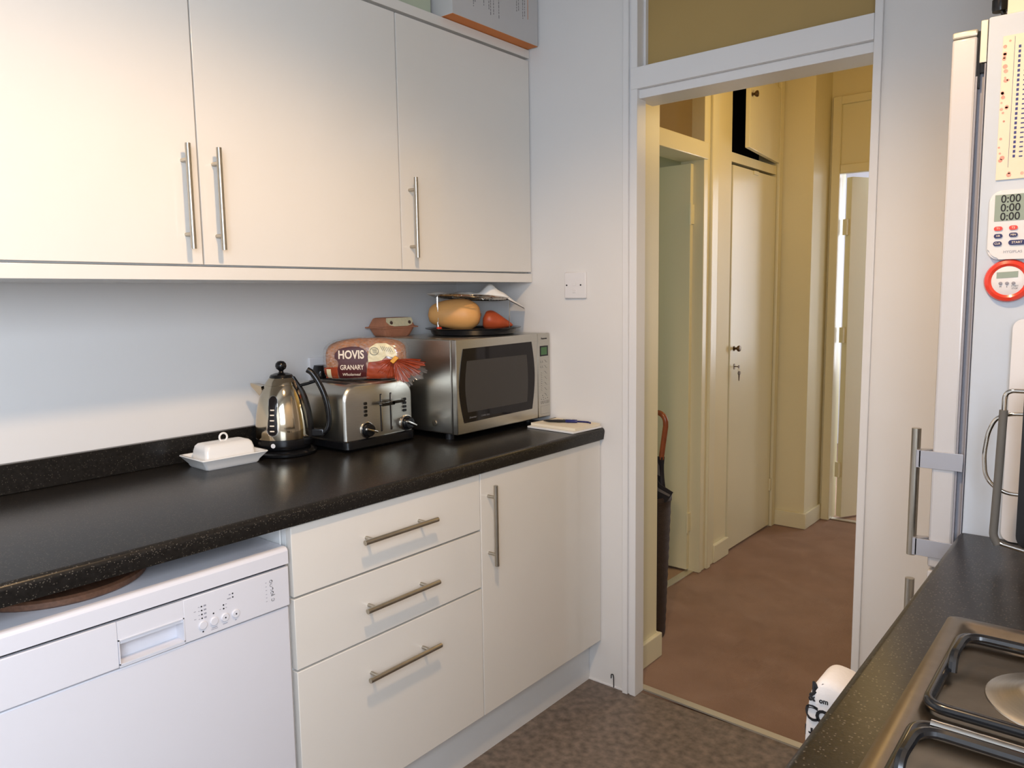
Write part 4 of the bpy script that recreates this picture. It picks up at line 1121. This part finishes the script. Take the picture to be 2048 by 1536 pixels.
t = thing('digital_timer', 'white rectangular three-line digital timer on the fridge side', 'timer', (1.868, FS, 1.405))
fb = onfr(rrect(1.8285, 1.907, 1.404, 1.521, .018, 8), .0, .012)
bmesh.ops.bevel(fb, geom=[e for e in fb.edges if abs(e.verts[0].co.y-e.verts[1].co.y) < 1e-6 and e.verts[0].co.y < FS-.01], offset=.003, segments=2, affect='EDGES')
obj('housing', fb, 'white', t)
sc = obj('screen', onfr([(1.8365,1.469),(1.900,1.469),(1.900,1.5135),(1.8365,1.5135)], .0115, .0125), 'lcd', t)
bms = []
for k in range(3): bms.append(text('0:00', .0185, (1,0,0), (0,0,1), (1.845, FS-.0127, 1.5055-.0148*k), align='LEFT', depth=.0002, bold=.0002, sx=.92))
obj('digits', merge(*bms), 'ink', sc)
def pill(cx, cz, wd, h): return onfr(rrect(cx-wd/2, cx+wd/2, cz-h/2, cz+h/2, h*.48, 6), .0115, .0140)
for cx, cz, wd, h, mm, tx in ((1.8435,1.4565,.0125,.0072,'red','T1'),(1.8655,1.4570,.0125,.0072,'red','T2'),(1.8875,1.4575,.0125,.0072,'red','T3'),(1.8440,1.4440,.0125,.0072,'navy','HR'),(1.8660,1.4450,.0125,.0072,'navy','MIN'),(1.8880,1.4460,.0125,.0072,'navy','SEC'),(1.8435,1.4310,.0125,.0078,'navy','CLR'),(1.8720,1.4320,.0250,.0085,'navy','START')):
    b_ = obj('button', pill(cx, cz, wd, h), mm, t)
    obj('button_lettering', text(tx, h*.62, (1,0,0), (0,0,1), (cx, FS-.0142, cz), depth=.0002, bold=.00005), 'whiteink', b_)
obj('printed_lettering', text('HYGIPLAS', .0062, (1,0,0), (0,0,1), (1.8525, FS-.0122, 1.4165), align='LEFT', depth=.0002), 'dwgrey', t)

t = thing('round_timer', 'small round red and white kitchen timer on the fridge side', 'timer', (1.862, FS, 1.333))
rc = (1.8615, 1.3675)
bm = L([(.022,0),(.035,0),(.0365,.005),(.0345,.010),(.029,.012),(.025,.010),(.024,.006)], (rc[0], FS, rc[1]), 48, axis='-Y'); obj('red_ring', bm, 'red', t)
rf = obj('face', L([(0,0),(.0255,0),(.0255,.0085),(.024,.0095),(0,.0095)], (rc[0], FS, rc[1]), 48, axis='-Y'), 'white', t)
obj('screen', onfr([(rc[0]-.0170,rc[1]+.004),(rc[0]+.0145,rc[1]+.0055),(rc[0]+.0145,rc[1]+.0160),(rc[0]-.0170,rc[1]+.0145)], .009, .0100), 'lcd', rf)
for dx_ in (-.0105, -.001, .0085):
    obj('button', L([(.0028,0),(.0028,.0015),(.002,.002),(0,.002)], (rc[0]+dx_, FS-.0095, rc[1]-.0045), 14, axis='-Y'), 'dwgrey', rf)
obj('printed_lettering', merge(text('M', .004, (1,0,0), (0,0,1), (rc[0]-.0105, FS-.0097, rc[1]-.0105), depth=.0001), text('S', .004, (1,0,0), (0,0,1), (rc[0]-.001, FS-.0097, rc[1]-.0105), depth=.0001), text('START', .0036, (1,0,0), (0,0,1), (rc[0]+.0105, FS-.0097, rc[1]-.0095), depth=.0001), text('STOP', .0036, (1,0,0), (0,0,1), (rc[0]+.0105, FS-.0097, rc[1]-.0135), depth=.0001)), 'ink', rf)

# white chopping board leaning on the fridge side
bm = onfr(rrect(1.874, 2.12, .9115, 1.302, .016, 6), .0125, .0215)
single('chopping_board', bm, 'white', 'white plastic chopping board upright against the fridge side', 'chopping board')

# upright black hinged grill with chrome frame handle
t = thing('contact_grill', 'upright black grill with chrome loop handles at the end of the right worktop', 'grill', (1.95, -.68, WT))
GY = -.690
bp = PR(rrect(1.906, 2.16, .930, 1.206, .022, 6), GY-.012, GY+.028, 'XZ')
bo = obj('plate', bp, 'matblack', t)
obj('inner_handle', T(roundpath([(1.912,GY,1.152),(1.885,GY,1.150),(1.868,GY,1.142),(1.858,GY,1.118),(1.854,GY,1.080),(1.857,GY,1.045),(1.868,GY,1.028),(1.888,GY,1.018),(1.912,GY,1.018)], .012, 4), .0034, 12), 'chrome', bo)
fh = obj('frame_handle', T(roundpath([(1.935,GY-.030,1.192),(1.882,GY-.030,1.192),(1.8815,GY-.030,1.10),(1.878,GY-.030,.942),(1.935,GY-.030,.932)], .014, 6), .0037, 12), 'chrome', t)
obj('grip', T(roundpath([(1.8815,GY-.030,1.160),(1.8795,GY-.030,1.05),(1.877,GY-.030,.952),(1.884,GY-.030,.938)], .006, 4), .0062, 14), 'greygrip', fh)
obj('foot', B(1.925, 2.15, GY-.04, GY+.03, WT+.0005, .936, .003), 'matblack', t)
obj('copper_band', B(1.925, 1.945, GY-.046, GY-.040, WT+.0005, .96, .001), 'copper', t)

# on top of the fridge
ZF = 1.8155
single('magazine_file', B(1.835, 1.862, -.560, -.30, ZF, ZF+.25, .001), 'paper', 'cream magazine file standing on the fridge beside the basket', 'magazine file')
single('wicker_basket', rr_loft([(1.868,2.20,-.565,-.30,.02,ZF),(1.864,2.22,-.572,-.28,.02,ZF+.20),(1.871,2.21,-.565,-.29,.02,ZF+.20),(1.878,2.19,-.555,-.31,.02,ZF+.02)]), 'wicker', 'brown wicker basket on top of the fridge freezer', 'basket')
t = thing('saucepan', 'dark rounded pan end poking over the top edge of the fridge', 'pan', (1.93, -.50, ZF+.0))
obj('pan', L([(0,0),(.012,.0),(.013,.006),(.013,.02),(0,.022)], (1.816, -.500, ZF+.028), 24), 'black', t)
obj('rest', T([(1.816,-.50,ZF+.036),(1.83,-.50,ZF+.006),(1.833,-.50,ZF+.004)], .004, 8), 'black', t)
